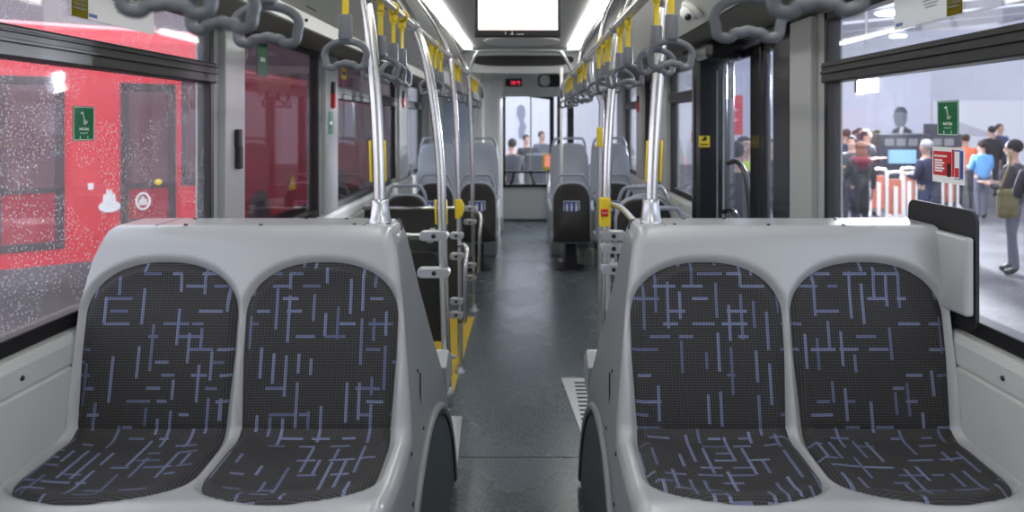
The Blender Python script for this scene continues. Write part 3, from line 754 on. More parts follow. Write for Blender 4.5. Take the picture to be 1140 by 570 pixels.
# ================================================================== STRAP HANDLES
def strap_proto():
    t = thing('strap_handle', 'grey plastic hand grip', 'strap handle', (0,0,0))
    m = MB(); m.box(-.0075,.0075,-.0022,.0022,-.125,-.02); 
    m.build('strap', 'yellow', t)
    m = MB(); pts = [(-.0,.0+.021*math.cos(a),.021*math.sin(a)) for a in [2*PI*k/20 for k in range(20)]]
    m.tube([(0, .0205*math.sin(a), .0205*math.cos(a)) for a in [2*PI*k/20 for k in range(20)]], .004, 8, closed=True)
    m.box(-.009,.009,-.012,.012,-.038,-.018,.003); m.box(-.011,.011,-.005,.005,-.050,-.035,.003)
    m.build('clip', 'yellow', t)
    MB().lathe([(.0,-.11),(.014,-.11),(.0155,-.113),(.0165,-.165),(.015,-.172),(0,-.172)], (0,0,0), 16).build('sleeve', 'grip', t)
    P = []
    # ring with wavy lower bar
    for k in range(12):
        a = math.radians(200-220*k/11); P.append((.050*math.cos(a)*(1.05), 0, -.205+.032*math.sin(a)))
    P += [(.046,0,-.232),(.030,0,-.236),(.021,0,-.2285),(.011,0,-.2275),(0,0,-.2245),(-.011,0,-.2275),(-.021,0,-.2285),(-.030,0,-.236),(-.046,0,-.232)]
    rr = .0082
    MB().tube([Vector(p) for p in P], rr, 12, closed=True, smooth_n=4, ax=(0,1,0)).build('grip_ring', 'grip', t)
    return t
SP = strap_proto()
Ld = [(.84,.25),(.99,-.2),(1.165,.06),(1.67,-.12),(2.07,.35),(2.27,1.0),(2.43,1.2),(3.17,.4),(3.33,.9),(3.53,-.3),(4.22,.3),(4.38,.8),(4.55,.1),(5.6,.6),(5.85,.2),(6.1,.9)]
Rd = [(.83,-.3),(1.09,-.05),(1.67,.1),(1.86,.35),(2.38,-.5),(2.58,.4),(2.95,.3),(3.12,.9),(3.33,-.4),(4.12,.5),(4.38,.1),(4.62,.8),(5.35,.3),(5.68,.9),(6.05,-.2)]
def ordw(i): return ['first','second','third','fourth','fifth','sixth','seventh','eighth','ninth','tenth','eleventh','twelfth','thirteenth','fourteenth','fifteenth','sixteenth'][i]
first = True
for side, arr, x in (('left', Ld, RX[0]), ('right', Rd, RX[1])):
    for i, (y, rz) in enumerate(arr):
        yy_ = y
        lb = ('grey hand grip on the %s overhead rail, %s from the camera' % (side, ordw(i) if i else 'nearest'))
        xx = x
        if first: o = SP; o['label'] = lb; o['group'] = 'hand grips on the overhead rails'; first = False
        else: o = dup(SP, lb, 'hand grips on the overhead rails')
        o.location = (xx, yy_, RZ); o.rotation_euler = (0, 0, rz)
# the protos' clip was modelled at the rail; each copy keeps its own swing angle

# ================================================================== FRONT-FACING AND WHEEL-ARCH SEATS
def seat_outline(w, h, top_w, n=8):
    """rounded back outline, x-z, base at z=0"""
    P = [(-w*.44,.0),(w*.44,.0),(w*.5,.06),(w*.5,h*.62),(w*.46,h*.84),(top_w/2,h)]
    Q = P+[(-a, b) for a, b in reversed(P[2:])]
    return [(p.x, p.y) for p in [Vector((a, b, 0)) for a, b in Q]]
def plate(poly, y0, y1, tilt=0.0, x0=0, z0=0):
    pts = catmull([Vector((a, b, 0)) for a, b in poly], 5, True)
    n = len(pts); cx = sum(p.x for p in pts)/n; cy = sum(p.y for p in pts)/n
    V = []; rings = [(1.0, y0+.012, 1), (.985, y0+.003, 1), (.93, y0, 1), (.6, y0-.002, 1), (.2, y0-.003, 1)]
    for sc, y, _ in rings:
        for p in pts: V.append(((p.x-cx)*sc+cx+x0, y+tilt*p.y, (p.y-cy)*sc+cy+z0))
    for sc, y, _ in [(1.0, y1-.01, 1), (.96, y1, 1), (.2, y1, 1)]:
        for p in pts: V.append(((p.x-cx)*sc+cx+x0, y+tilt*p.y, (p.y-cy)*sc+cy+z0))
    Fc = []
    for (r0, r1) in ((4,3),(3,2),(2,1),(1,0),(0,5),(5,6),(6,7)):
        for i in range(n): j = (i+1) % n; Fc.append([r0*n+i, r0*n+j, r1*n+j, r1*n+i])
    Fc.append([4*n+i for i in range(n)][::-1]); Fc.append([7*n+i for i in range(n)])
    return MB().add(V, Fc, 0, True)
def handle_arch(w, z0, z1, y, r=.013):
    return MB().tube([(-w/2,y,z0),(-w/2+.003,y-.005,z0+(z1-z0)*.5),(-w/2+.035,y-.01,z1-.012),(-w/4,y-.01,z1),(w/4,y-.01,z1),(w/2-.035,y-.01,z1-.012),(w/2-.003,y-.005,z0+(z1-z0)*.5),(w/2,y,z0)], r, 10, smooth_n=6)
def seat_forward(label, x, y, ztop=1.02, zbot=.405, sticker=True, w=.360, legs=True):
    t = thing('bus_seat', label, 'seat', (0,0,0), 'plain grey bus seats')
    h = ztop-.07-zbot
    plate(seat_outline(w, h, w*.52), .0, .045, .10, 0, zbot).build('backrest', 'seatgrey', t)
    plate(seat_outline(w*.93, h*.95, w*.47), -.012, .004, .10, 0, zbot+.012).build('back_cover', 'seatblack', t)
    plate([(a, b) for a, b in rrect(-w/2, w/2, 0, .40, .06)], 0, .05).build('seat_pan', 'seatgrey', t).data.transform(Matrix.Translation((0,.06,zbot+.05)) @ Matrix.Rotation(-PI/2, 4, 'X'))
    handle_arch(w*.84, ztop-.17, ztop, .085).build('handle', 'seatgrey', t)
    if legs:
        MB().box(-.05,.05,.12,.26,ZF,zbot-.02,.01).build('pedestal', 'blackmat', t)
        MB().box(-.12,.12,.10,.30,ZF,ZF+.02,.005).build('foot_plate', 'blackmat', t)
    if sticker:
        zc = zbot+h*.60; yy2 = .10*h*.60-.016
        s = MB().box(-.074,.074,yy2-.001,yy2+.002,zc-.054,zc+.054).build('priority_sticker', 'signwhite', t)
        m = MB().box(-.068,.068,yy2-.003,yy2,zc-.048,zc+.048).build('blue_field', 'signblue'); m.parent = s
        m = MB()
        for k, (xo, hh) in enumerate(((-.043,.8),(0,.9),(.043,1.0))):
            m.prism([(xo-.007,zc-.038),(xo+.007,zc-.038),(xo+.011,zc+.015*hh),(xo-.011,zc+.015*hh)], 'y', yy2-.005, yy2-.003)
            m.prism([(xo+.009*math.cos(2*PI*q/10), zc+.028*hh+.009*math.sin(2*PI*q/10)) for q in range(10)], 'y', yy2-.005, yy2-.003)
        m = m.build('figures', 'signwhite'); m.parent = s
    t.location = (x, y, 0)
    return t
def cx_(px, d): return CX+(px-VX)*d/F
seat_forward('black-backed seat with priority sticker, right row, aisle side', cx_(636.5,6.4), 6.4)
seat_forward('black-backed seat in the right row, wall side, partly behind the steel pole', cx_(686,6.4), 6.4)
seat_forward('black-backed seat with priority sticker, left row, aisle side', cx_(531,6.4), 6.4)
seat_forward('black-backed seat in the left row, wall side', cx_(483.5,6.4), 6.4)
def seat_rear(label, x, y, ztop, zbot, w=.41, pz=ZF):
    t = thing('bus_seat', label, 'seat', (0,0,0), 'plain grey bus seats')
    h = ztop-.06-zbot
    plate(seat_outline(w, h, w*.60), .0, .05, .10, 0, zbot).build('backrest', 'seatgrey', t)
    handle_arch(w*.9, ztop-.22, ztop, .095).build('handle', 'seatgrey', t)
    plate([(a, b) for a, b in rrect(-w/2, w/2, 0, .40, .06)], 0, .05).build('seat_pan', 'seatgrey', t).data.transform(Matrix.Translation((0,.04,zbot+.02)) @ Matrix.Rotation(-PI/2, 4, 'X') @ Matrix.Scale(-1, 4, (0,0,1)))
    MB().box(-w/2+.03,w/2-.03,-.30,.04,pz,zbot-.02,.01).build('pedestal', 'blackmat', t)
    t.location = (x, y, 0); return t
Y2 = 7.45
seat_rear('tall grey seat back behind the right sticker seat', cx_(634,Y2), Y2, 1.335, .72, pz=.605)
seat_rear('tall grey seat back behind the right steel pole, next to the wall', cx_(679.5,Y2), Y2, 1.335, .72, pz=.605)
seat_rear('tall grey seat back at the left front, aisle side', cx_(533.5,Y2), Y2, 1.335, .72, pz=.605)
seat_rear('tall grey seat back at the left front, wall side', cx_(486,Y2), Y2, 1.335, .72, pz=.605)
seat_forward('grey seat top behind the left partition board', cx_(452,5.55), 5.5, 1.0, .45, False, .36)
seat_forward('grey seat top behind the stop button pole', cx_(718,4.75), 4.75, 1.055, .45, False, .40)
seat_forward('lower grey seat top just behind the right seat pair, beside its pole', cx_(741,3.95), 3.95, 1.01, .45, False, .30)
seat_forward('grey seat top between the stop button pole and the wall, farther row', cx_(722,5.5), 5.5, 1.0, .45, False, .38)
# heater box below the right seats
t = thing('heater_box', 'grey perforated heater box under the right row of seats', 'heater', tuple(at(655, 298, 6.75)))
a, b = at(645, 277, 6.75), at(690, 298, 6.75); hm = MB(); hm.box(a.x, b.x, 6.75, 7.0, b.z, a.z, .01)
m = hm
for i in range(8):
    for j in range(6): m.box(a.x+.03+i*.036, a.x+.045+i*.036, 6.746, 6.75, b.z+.025+j*.022, b.z+.033+j*.022, mi=1)
m.build('housing', ['pillar','blackmat'], t)
MB().box(a.x-.02, b.x, 6.78, 7.02, a.z, a.z+.08, .005).build('top_plate', 'side', t)
MB().box(b.x-.25, b.x-.2, 6.85, 6.95, ZF, b.z).build('foot', 'blackmat', t)
m = MB(); m.box(-1.15,-.28,7.2,8.4,ZF,.60,.02); tag(m.build('wheel_box', 'side'), 'grey wheel box under the left front seats', 'wheel box')
m = MB(); m.box(.28,1.15,7.2,8.4,ZF,.60,.02); tag(m.build('wheel_box', 'side'), 'grey wheel box under the right front seats', 'wheel box')

# ================================================================== DOOR ON THE RIGHT
r = snode('door_1', loc=(1.2, 3.95, ZF))
m = MB(); m.box(1.198, 1.27, 3.10, 3.30, ZF, 1.93, .01); m.box(1.195, 1.27, 4.16, 4.80, ZF, 1.93, .01)
m.box(.995, 1.19, 4.0, 4.10, ZF, 1.90, .03)
m.box(1.14, 1.27, 3.05, 4.80, 1.885, 1.955, .02); m.box(1.0, 1.2, 3.75, 4.4, 1.84, 1.95, .03)
m.build('door_frame', 'black', r)
m = MB()
m.box(1.118,1.124, 3.992, 4.0, .2, 1.8); m.box(1.150,1.160,3.985,4.0,.2,1.8); m.build('door_frame_ribs', 'side', r)
def leaf(y0, y1, nm):
    m = MB(); g = .05; m.box(1.20,1.235,y0,y0+g,.0,1.90,.006); m.box(1.20,1.235,y1-g,y1,.0,1.90,.006); m.box(1.20,1.235,y0,y1,1.85,1.90,.006); m.box(1.20,1.235,y0,y1,.0,.28,.006)
    o = m.build('door_leaf', 'black', r)
    g_ = MB().box(1.213,1.219,y0+g-.01,y1-g+.01,.27,1.86).build('pane', 'dooorglass'); g_.parent = o
leaf(3.27, 3.49, 0); leaf(3.61, 4.16, 1)
MB().box(1.195, 1.235, 3.49, 3.61, ZF, 1.90, .006).build('door_centre_post', 'black', r)
MB().tube([q(810,182,3.95), q(820,180,3.9), q(829,192,3.8), q(834,220,3.72), q(835,250,3.7)], .014, 12, smooth_n=6).build('door_handle', 'black', r)
MB().tube([q(806,236,3.95), q(812,234,3.9), q(818,238,3.8), q(823,252,3.75)], .014, 12, smooth_n=6).build('door_handle', 'black', r)
# yellow sticker on the door post
def sticker(name, label, cat, loc, face, w, h, base, group=None):
    t = thing(name, label, cat, loc, group); Fm = frame(loc, face)
    m = MB(); m.box(-w/2, w/2, -h/2, h/2, 0, .0012, M4=Fm); m.build('sheet', base, t)
    return t, Fm
def rect_on(Fm, x0, x1, y0, y1, material, parent, name, lift=.002):
    return MB().box(x0, x1, y0, y1, lift-.0008, lift, M4=Fm).build(name, material, parent)
c = at(783, 157.5, 4.55)
t, Fm = sticker('warning_sticker', 'yellow sticker with black symbol on the door post', 'sticker', tuple(at(784, 157.5, 3.9985)), '-y', .062, .064, 'yellow')
MB().prism([(-.012,.002),(.012,.005),(.016,.022),(.004,.030),(-.006,.028),(-.002,.016),(-.016,.014)], 'z', .001, .003).build('symbol', 'rubber', t).data.transform(Fm)
rect_on(Fm, -.024, .024, -.022, -.014, 'rubber', t, 'lettering')
# ================================================================== STICKERS, NOTICES, HAMMERS
def exit_sticker(loc, face, w, h, label):
    t, Fm = sticker('exit_sticker', label, 'sticker', loc, face, w, h, 'green', 'green emergency exit stickers')
    b = .004*h/.19
    m = MB()
    for (x0,x1,y0,y1) in ((-w/2+b,w/2-b,h/2-2*b,h/2-b),(-w/2+b,w/2-b,-h/2+b,-h/2+2*b),(-w/2+b,-w/2+2*b,-h/2+b,h/2-b),(w/2-2*b,w/2-b,-h/2+b,h/2-b)): m.box(x0,x1,y0,y1,.0012,.0018, M4=Fm)
    m.build('border', 'signwhite', t)
    k = h/.19; m = MB()
    m.prism([(-.030*k,.058*k),(-.010*k,.066*k),(-.006*k,.058*k),(.002*k,.03*k),(.012*k,.018*k),(.004*k,.012*k),(-.006*k,.032*k),(-.012*k,.052*k),(-.028*k,.052*k)], 'z', .0012, .002)
    m.prism([(-.004*k,.02*k),(.004*k,.02*k),(.006*k,-.008*k),(.024*k,-.002*k),(.034*k,.010*k),(.030*k,.014*k),(.012*k,.004*k),(.002*k,-.002*k),(-.004*k,-.006*k)], 'z', .0012, .002)
    m.build('pictogram', 'signwhite', t).data.transform(Fm)
    text_mesh('Acil Çıkış', .021*k, Fm @ Matrix.Translation((0,-.03*k,.0016)), 'signwhite', 'lettering', t, .0004)
    text_mesh('Emergency Exit', .010*k, Fm @ Matrix.Translation((0,-.052*k,.0016)), 'signwhite', 'lettering', t)
    m = MB()
    for s in (-1, 1): m.prism([(s*.033*k-.004*k,-.082*k),(s*.033*k+.004*k,-.082*k),(s*.033*k,-.066*k)], 'z', .0012, .002)
    m.build('arrows', 'signwhite', t).data.transform(Fm)
    return t
XL, XR = -1.215, 1.217
def onwall(px, side):
    X = XL if side < 0 else XR; return (X-CX)*F/(px-VX)
d0 = onwall(81, -1); d1 = onwall(105, -1)
zt = at(81, 118, d0).z; zb = at(81, 157, d0).z
d = onwall(93, -1); exit_sticker((XL, d, CZ-(137.5-VY)*d/F), '+x', d1-d0, 38.5*d/F, 'green emergency exit sticker on the wet left window')
d0 = onwall(1068, 1); d1 = onwall(1044, 1); d = onwall(1055.5, 1)
exit_sticker((XR, d, CZ-(131.5-VY)*d/F), '-x', d1-d0, 39*d/F, 'green emergency exit sticker above the red notice on the right window')
# red notice
d0 = onwall(1074, 1); d1 = onwall(1038.5, 1); d = (d0+d1)/2; w_ = d1-d0; h_ = 40*d/F
t, Fm = sticker('red_notice', 'red and white notice on the right window', 'notice', (XR, d, CZ-(184-VY)*d/F), '-x', w_, h_, 'signwhite')
rect_on(Fm, -w_/2+.006, w_*.12, -h_*.30, h_*.38, 'stickred', t, 'red_field', .002)
rect_on(Fm, w_*.14, w_*.20, -h_*.30, h_*.45, 'stickred', t, 'red_bar', .002)
rect_on(Fm, w_*.40, w_*.47, -h_*.34, h_*.42, 'signblue', t, 'blue_bar', .002)
rect_on(Fm, w_*.22, w_*.39, -h_*.36, h_*.44, 'signblue', t, 'panel_border', .0022)
rect_on(Fm, w_*.235, w_*.375, -h_*.34, h_*.40, 'signwhite', t, 'side_panel', .003)
rect_on(Fm, w_*.25, w_*.36, -h_*.30, -h_*.05, 'stickred', t, 'red_tab', .004)
m = MB()
for k in range(5): m.box(-w_*.40, -w_*.40+w_*(.30 if k % 2 else .24), h_*(.10-.075*k), h_*(.10-.075*k)+.005, .002, .003, M4=Fm)
m.box(-w_*.42, -w_*.02, h_*.22, h_*.27, .002, .003, M4=Fm); m.box(-w_*.3, -w_*.2, h_*.41, h_*.46, .001, .002, M4=Fm)
m.build('text_lines', 'signwhite', t)
rect_on(Fm, 0, w_*.10, -h_*.32, h_*.05, 'rubber', t, 'device_picture', .0035)
# papers in the upper panes
def paper(px0, px1, py, side, label, flip):
    X = XL if side < 0 else XR
    d0, d1 = sorted((onwall(px0, side), onwall(px1, side))); d = (d0+d1)/2; zb = CZ-(py-VY)*onwall((px0+px1)/2, side)/F
    zt = ZT-.02; loc = (X, d, (zb+zt)/2); w = d1-d0; h = zt-zb
    t, Fm = sticker('window_notice', label, 'notice', loc, '+x' if side < 0 else '-x', w, h, 'paper')
    # near end of the sheet is yellow
    s = -1 if side < 0 else 1
    y0, y1 = (-w/2, -w/2+w*.17) if side < 0 else (w/2-w*.2, w/2)
    rect_on(Fm, y0, y1, -h/2, h/2, 'yellowpaper', t, 'yellow_margin', .002)
    rect_on(Fm, *( (y1+.004, y1+w*.10) if side < 0 else (-w/2+.01, -w/2+.05)), -h/2+.008, -h/2+.018, 'blueprint', t, 'blue_mark', .002)
    m = MB()
    for k in range(6):
        ww = w*(.36-.04*k); m.box(w*.08-ww/2, w*.08+ww/2, h*(.32-.09*k), h*(.32-.09*k)+.003, .0012, .002, M4=Fm)
    for k in range(8): m.box(y0+.006, y1-.008-.003*(k % 3), h*(.4-.1*k), h*(.4-.1*k)+.004, .002, .0028, M4=Fm)
    m.build('text_lines', 'pillar', t)
paper(79, 171, 28, -1, 'white paper notice with yellow margin on the left upper window', 0)
paper(996, 1072, 24, 1, 'white paper notice with yellow margin on the right upper window', 0)
# green stickers on far panes, hammers on pillars
def hammer(loc, face, label, red=True, dark=True):
    t = thing('emergency_hammer', label, 'hammer', loc, 'emergency hammers on the pillars'); s = 1 if face == '+x' else -1
    x, y, z = loc
    MB().box(*sorted((x, x+s*.02)), y-.02, y+.02, z+.0, z+.075, .006).build('head', 'blackmat', t)
    MB().box(*sorted((x+s*.002, x+s*.024)), y-.018, y+.018, z-.09, z+.005, .007).build('grip', 'red' if red else 'blackmat', t)
hammer((-1.168, 2.90, 1.40), '+x', 'black hammer holder on the nearest left pillar', False)
MB()
hammer((-1.168, 4.33, 1.68), '+x', 'red emergency hammer on the second left pillar')
hammer((-1.168, 6.80, 1.74), '+x', 'red emergency hammer on the third left pillar')
hammer((1.168, 7.08, 1.70), '-x', 'red emergency hammer on the right side pillar')
t, Fm = sticker('exit_sticker', 'narrow green sticker on the second left pillar', 'sticker', (-1.167, 4.30, 1.50), '+x', .10, .14, 'green', None)
rect_on(Fm, -.03, .03, -.01, .01, 'signwhite', t, 'lettering')
t, Fm = sticker('exit_sticker', 'green sticker on the right window by the door', 'sticker', (1.217, 4.95, 1.56), '-x', .10, .16, 'green', None)
rect_on(Fm, -.03, .03, -.01, .01, 'signwhite', t, 'lettering')
t, Fm = sticker('red_notice', 'small red and white notice on the right window by the door', 'notice', (1.217, 4.97, 1.40), '-x', .12, .11, 'signwhite', None)
rect_on(Fm, -.05, .02, -.04, .035, 'stickred', t, 'red_field')
t, Fm = sticker('exit_sticker', 'green sticker on the maroon left window', 'sticker', (-1.217, 3.32, 1.80), '+x', .12, .16, 'green', None)
rect_on(Fm, -.03, .03, -.01, .01, 'signwhite', t, 'lettering')
t, Fm = sticker('yellow_sticker', 'yellow sticker on the left upper pane past the second pillar', 'sticker', (-1.217, 4.8, 1.84), '+x', .13, .08, 'yellow', None)
rect_on(Fm, -.05, .05, -.012, .012, 'rubber', t, 'lettering')

# ================================================================== OUTSIDE
GZ = -.50
struct(MB().box(-45, 45, -15, 60, GZ-.1, GZ).build('ground', 'ground'))
# red bus seen through the left window, standing at an angle
def red_bus(name, p0, p1, z0, z1, depth, matn, label, wins, emb=True):
    """side wall from p0 to p1 (ground points, facing the camera side)"""
    p0, p1 = Vector((*p0, 0)), Vector((*p1, 0)); L = (p1-p0).length; ux = (p1-p0).normalized(); nz = Vector((ux.y, -ux.x, 0))
    Mx = Matrix(((ux.x, -nz.x, 0, p0.x), (ux.y, -nz.y, 0, p0.y), (0,0,1,0), (0,0,0,1)))   # local x along, y away, z up
    t = thing(name, label, 'bus', tuple(p0+Vector((0,0,GZ))))
    m = MB(); pr = [(0,z0),(0,z1-.18),(.06,z1-.05),(.2,z1),(depth-.2,z1),(depth-.06,z1-.05),(depth,z1-.18),(depth,z0)]
    m.prism(pr, 'x', 0, L); b = m.build('body', matn, t); b.data.transform(Mx)
    for (x0, x1, za, zb, kind) in wins:
        m = MB(); g = .09 if kind == 'door' else .05
        m.box(x0,x1,-.02,.01,za,za+g,.01); m.box(x0,x1,-.02,.01,zb-g,zb,.01); m.box(x0,x0+g,-.02,.01,za,zb,.01); m.box(x1-g,x1,-.02,.01,za,zb,.01)
        if kind == 'door': m.box(x0,x1,-.02,.01,za+.62,za+.68); 
        o = m.build('door' if kind == 'door' else 'window', 'doorframe' if kind == 'door' else 'blackmat', t); o.data.transform(Mx)
        m = MB().box(x0+g,x1-g,-.008,-.002,za+(.62 if kind == 'door' else g),zb-g).build('pane', 'buswin'); m.data.transform(Mx); m.parent = o; m.matrix_parent_inverse = Matrix(); 
        if kind == 'door': 
            m = MB().box(x0+g,x1-g,-.010,-.002,za+g,za+.62).build('door_panel', 'maroon'); m.data.transform(Mx); m.parent = o
    m = MB()
    for k in range(int(L/3.2)+1):
        xw = 1.2+k*5.0
        if xw < L-1: m.lathe([(.0,-.0),(.46,0),(.48,.03),(.48,.25),(0,.25)], (0,0,0), 28, M4=Matrix.Translation((xw, -.01, GZ+.48)) @ Matrix.Rotation(-PI/2, 4, 'X'))
    if m.v: o = m.build('wheels', 'rubber', t); o.data.transform(Mx); o.data.transform(Matrix.Identity(4))
    return t, Mx
M['doorframe'] = mat('dark_door_frame', (.05,.03,.035), .4)
M['buswin'] = mat('reflecting_bus_window', (.12,.04,.05), .08, coat=1, spec=1.0)
ux = Vector((1.4,1.0,0)).normalized()
p0 = Vector((-5.5,7.4,0))-ux*3.2; p1 = Vector((-3.80,8.614,0))
def xloc(px):   # distance along the angled bus side for a column of the photograph
    # solve p0 + s*ux on ray
    k = (px-VX)/F; s = (CX+k*p0.y-p0.x)/(ux.x-k*ux.y); return s
sA0, sA1, sB0, sB1 = xloc(-10), xloc(72), xloc(134), xloc(196)
def zat(px, py): s = xloc(px); d = p0.y+s*ux.y; return CZ-(py-VY)*d/F
t, Mx = red_bus('red_bus', (p0.x,p0.y), (p1.x,p1.y), -.05, 2.62, 1.5, 'busred', 'bright red bus parked at an angle beyond the wet left window',
        [(sA0,sA1,.12,zat(72,86),'door'),(sB0,sB1,.12,zat(134,92),'door'),(sB1+.06, xloc(230), .75, zat(196,88), 'win'), (.1, sA0-.15, 1.1, 2.1, 'win')])
# white emblems on the red bus
def emblem(px, py, r_, filled):
    s = xloc(px); z = zat(px, py); m = MB()
    if filled:
        m.prism([(s+r_*math.cos(2*PI*k/24), z-r_*.45+r_*.6*math.sin(2*PI*k/24)) for k in range(24)], 'y', -.012, -.002)
        for dx, hh in ((-.45,.75),(-.18,1.25),(.10,1.2),(.38,.8)): m.prism([(s+dx*r_-.02,z-.2*r_),(s+dx*r_+.02,z-.2*r_),(s+dx*r_+.012,z+hh*r_),(s+dx*r_,z+(hh+.15)*r_),(s+dx*r_-.012,z+hh*r_)], 'y', -.014, -.002)
        m.prism([(s+.32*r_*math.cos(PI*k/12), z+.1*r_+.32*r_*math.sin(PI*k/12)) for k in range(13)], 'y', -.0135, -.002)
    else:
        m.tube([(s+r_*.8*math.cos(2*PI*k/24), -.014, z+r_*1.1*math.sin(2*PI*k/24)) for k in range(24)], .012, 6, closed=True)
        for dx, hh in ((-.3,.3),(0,.7),(.3,.35)): m.prism([(s+dx*r_-.02,z-.5*r_),(s+dx*r_+.02,z-.5*r_),(s+dx*r_+.012,z+hh*r_),(s+dx*r_-.012,z+hh*r_)], 'y', -.014, -.002)
    o = m.build('emblem', 'signwhite', t); o.data.transform(Mx)
emblem(122, 225, .11, True); emblem(159, 224, .085, False)
m = MB().box(xloc(98),xloc(104),-.012,-.002,zat(100,211),zat(100,204)).build('white_plate', 'signwhite', t); m.data.transform(Mx)
m = MB()
m.lathe([(0,.012),(.035,.01),(.04,0)], (0,0,0), 14, M4=Matrix.Translation((xloc(176),-.01,zat(176,203))) @ Matrix.Rotation(PI/2,4,'X')); m.build('side_lamp', 'yellow', t).data.transform(Mx)
# dark kerb and darker wet asphalt strip near our bus on the left
struct(MB().box(-30, -1.6, -10, 40, GZ, GZ+.004).build('trim_17', mat('dark_wet_asphalt', (.055,.052,.055), .35, noise=.3, nscale=2)))
# second red bus along the left, its paint darkened for the reflection over it
t2, Mx2 = red_bus('red_bus', (-4.2, 9.9), (-4.2, 21), -.05, 2.36, 2.4, 'maroon', 'red bus with a darkening reflection painted in, alongside beyond the farther left windows', [])
for k in range(2):
    y0 = 6.0+k*2.2; m = MB(); m.box(y0,y0+1.9,-.012,.01,1.05,1.95,.01); o = m.build('window', 'darkglass', t2); o.data.transform(Mx2)
m = MB(); m.prism([(2.55,.30),(2.95,.30),(2.75,.60)], 'y', -.012, -.002); m.build('warning_triangle', 'yellow', t2).data.transform(Mx2)
tag(MB().box(-34, -5.9, 24, 25, GZ, 13).build('building', mat('dark_cladding', (.20,.165,.18), .6, noise=.15, nscale=.5)), 'dark grey-mauve building behind the red buses', 'building')
# dark building line and wall far behind on the left and front
M['hall'] = mat('hall_wall', (.80,.81,.86), .7, noise=.06, nscale=.4)

# ------------------------------------------------------------------ the tent on the right
def quad(m, a, b, c, d, th=.0): m.add([a,b,c,d], [[0,1,2,3]], 0, False)
m = MB(); quad(m, (2.6,-8,4.6),(30,-8,7.5),(30,34,7.5),(2.6,34,4.6)); quad(m, (30,-8,GZ),(30,34,GZ),(30,34,7.5),(30,-8,7.5))
tag(m.build('tent_roof', 'tent'), 'white fabric roof of the exhibition tent', 'tent')
m = MB(); m.box(-30, 30, 34, 34.1, GZ, 9); tag(m.build('hall_wall', 'hall'), 'pale hall wall far behind the crowd', 'wall')
M['beam'] = mat('tent_beam', (.33,.33,.36), .5)
for k, y in enumerate((5, 9, 13, 17, 21, 25, 29, 33)):
    m = MB(); m.prism([(2.6,4.45),(30,7.35),(30,7.05),(2.6,4.2)], 'y', y-.07, y+.07)
    tag(m.build('tent_beam', 'beam'), 'grey roof beam under the white tent fabric, %s along the tent' % ('nearest','second','third','fourth','fifth','sixth','seventh','last')[k], 'beam', 'tent roof beams')
for x, wd in ((6, 'nearest the bus'), (11, 'second from the bus'), (17, 'third from the bus'), (23, 'farthest from the bus')):
    z = 4.6+(x-2.6)/27.4*2.9; tag(MB().box(x-.05, x+.05, -8, 34, z-.45, z-.35).build('tent_purlin', 'beam'), 'long thin purlin under the tent roof, '+wd, 'beam', 'tent purlins')
# floodlight
c = at(966, 94, 15.6)
t = thing('floodlight', 'bright floodlight shining in the tent above the crowd', 'floodlight', tuple(c))
MB().box(c.x-.25, c.x+.25, c.y, c.y+.12, c.z-.2, c.z+.2, .02).build('housing', 'blackmat', t)
MB().box(c.x-.22, c.x+.22, c.y-.02, c.y, c.z-.17, c.z+.17).build('lens', 'flood', t)
MB().tube([(c.x,c.y+.06,c.z), (c.x,c.y+.06,4.6+(c.x-2.6)/27.4*2.9)], .03, 10).build('drop_rod', 'beam', t)
lp = bpy.data.lights.new('floodlight_beam', 'AREA'); lp.energy = FLOOD_W; lp.size = .5; lp.color = (.9,.93,1)
lo = bpy.data.objects.new('floodlight_beam', lp); COL.objects.link(lo); lo.location = c+Vector((0,-.06,0)); lo.rotation_euler = (c-Vector((0,0,0))).to_track_quat('Z','Y').to_euler(); attach(lo, t)
lo.matrix_parent_inverse = Matrix.Translation(-c)
# roof lamps of the tent
for i, (px, py, d, wd) in enumerate(((990, 14, 11.5, 'nearer of two, above the paper notice'), (1000, 40, 19.5, 'farther of two, above the exhibition stand'))):
    c2 = at(px, py, d); t3 = thing('tent_lamp', 'round tent roof lamp, '+wd, 'lamp', tuple(c2))
    MB().lathe([(0,.0),(.22,.0),(.24,.05),(.14,.16),(0,.18)], c2, 20).build('lamp_housing', 'satin', t3)
    MB().lathe([(0,-.02),(.19,-.02),(.2,.0)], c2, 20).build('lamp_lens', 'flood', t3)
    l3 = bpy.data.lights.new('tent_lamp_light', 'POINT'); l3.energy = 350; l3.shadow_soft_size = .2
    q3 = bpy.data.objects.new('tent_lamp_light', l3); COL.objects.link(q3); q3.location = c2+Vector((0,0,-.25)); attach(q3, t3); q3.matrix_parent_inverse = Matrix.Translation(-c2)
# banner with a grey portrait (generic)
b0, b1 = at(924, 88, 26), at(1036, 240, 26)
t = thing('portrait_banner', 'large pale banner with a grey portrait of a man in a suit', 'banner', (b0.x, 26, GZ))
MB().box(b0.x, b1.x, 26, 26.05, GZ, b0.z+.5).build('sheet', mat('banner_cloth', (.76,.78,.88), .8), t)
k = 26/F; C = at(1000, 150, 25.98)
def bp(pts): return [(C.x+a*k, C.z-b*k) for a, b in pts]
MB().prism(bp([(-4,-27),(0,-30),(5,-30),(9,-27),(10,-20),(9,-14),(6,-9),(2,-7),(-2,-9),(-4,-14),(-5,-20)]), 'y', 25.97, 26).build('face', mat('portrait_grey', (.24,.25,.30), .8), t)
MB().prism(bp([(-4,-25),(-1,-31),(6,-31),(10,-26),(9,-23),(4,-26),(-2,-25)]), 'y', 25.955, 25.975).build('hair', mat('portrait_dark', (.08,.085,.11), .8), t)
MB().prism(bp([(-8,0),(-6,-6),(2,-9),(6,-10),(14,-5),(16,0)]), 'y', 25.95, 25.97).build('suit', 'kick', t)
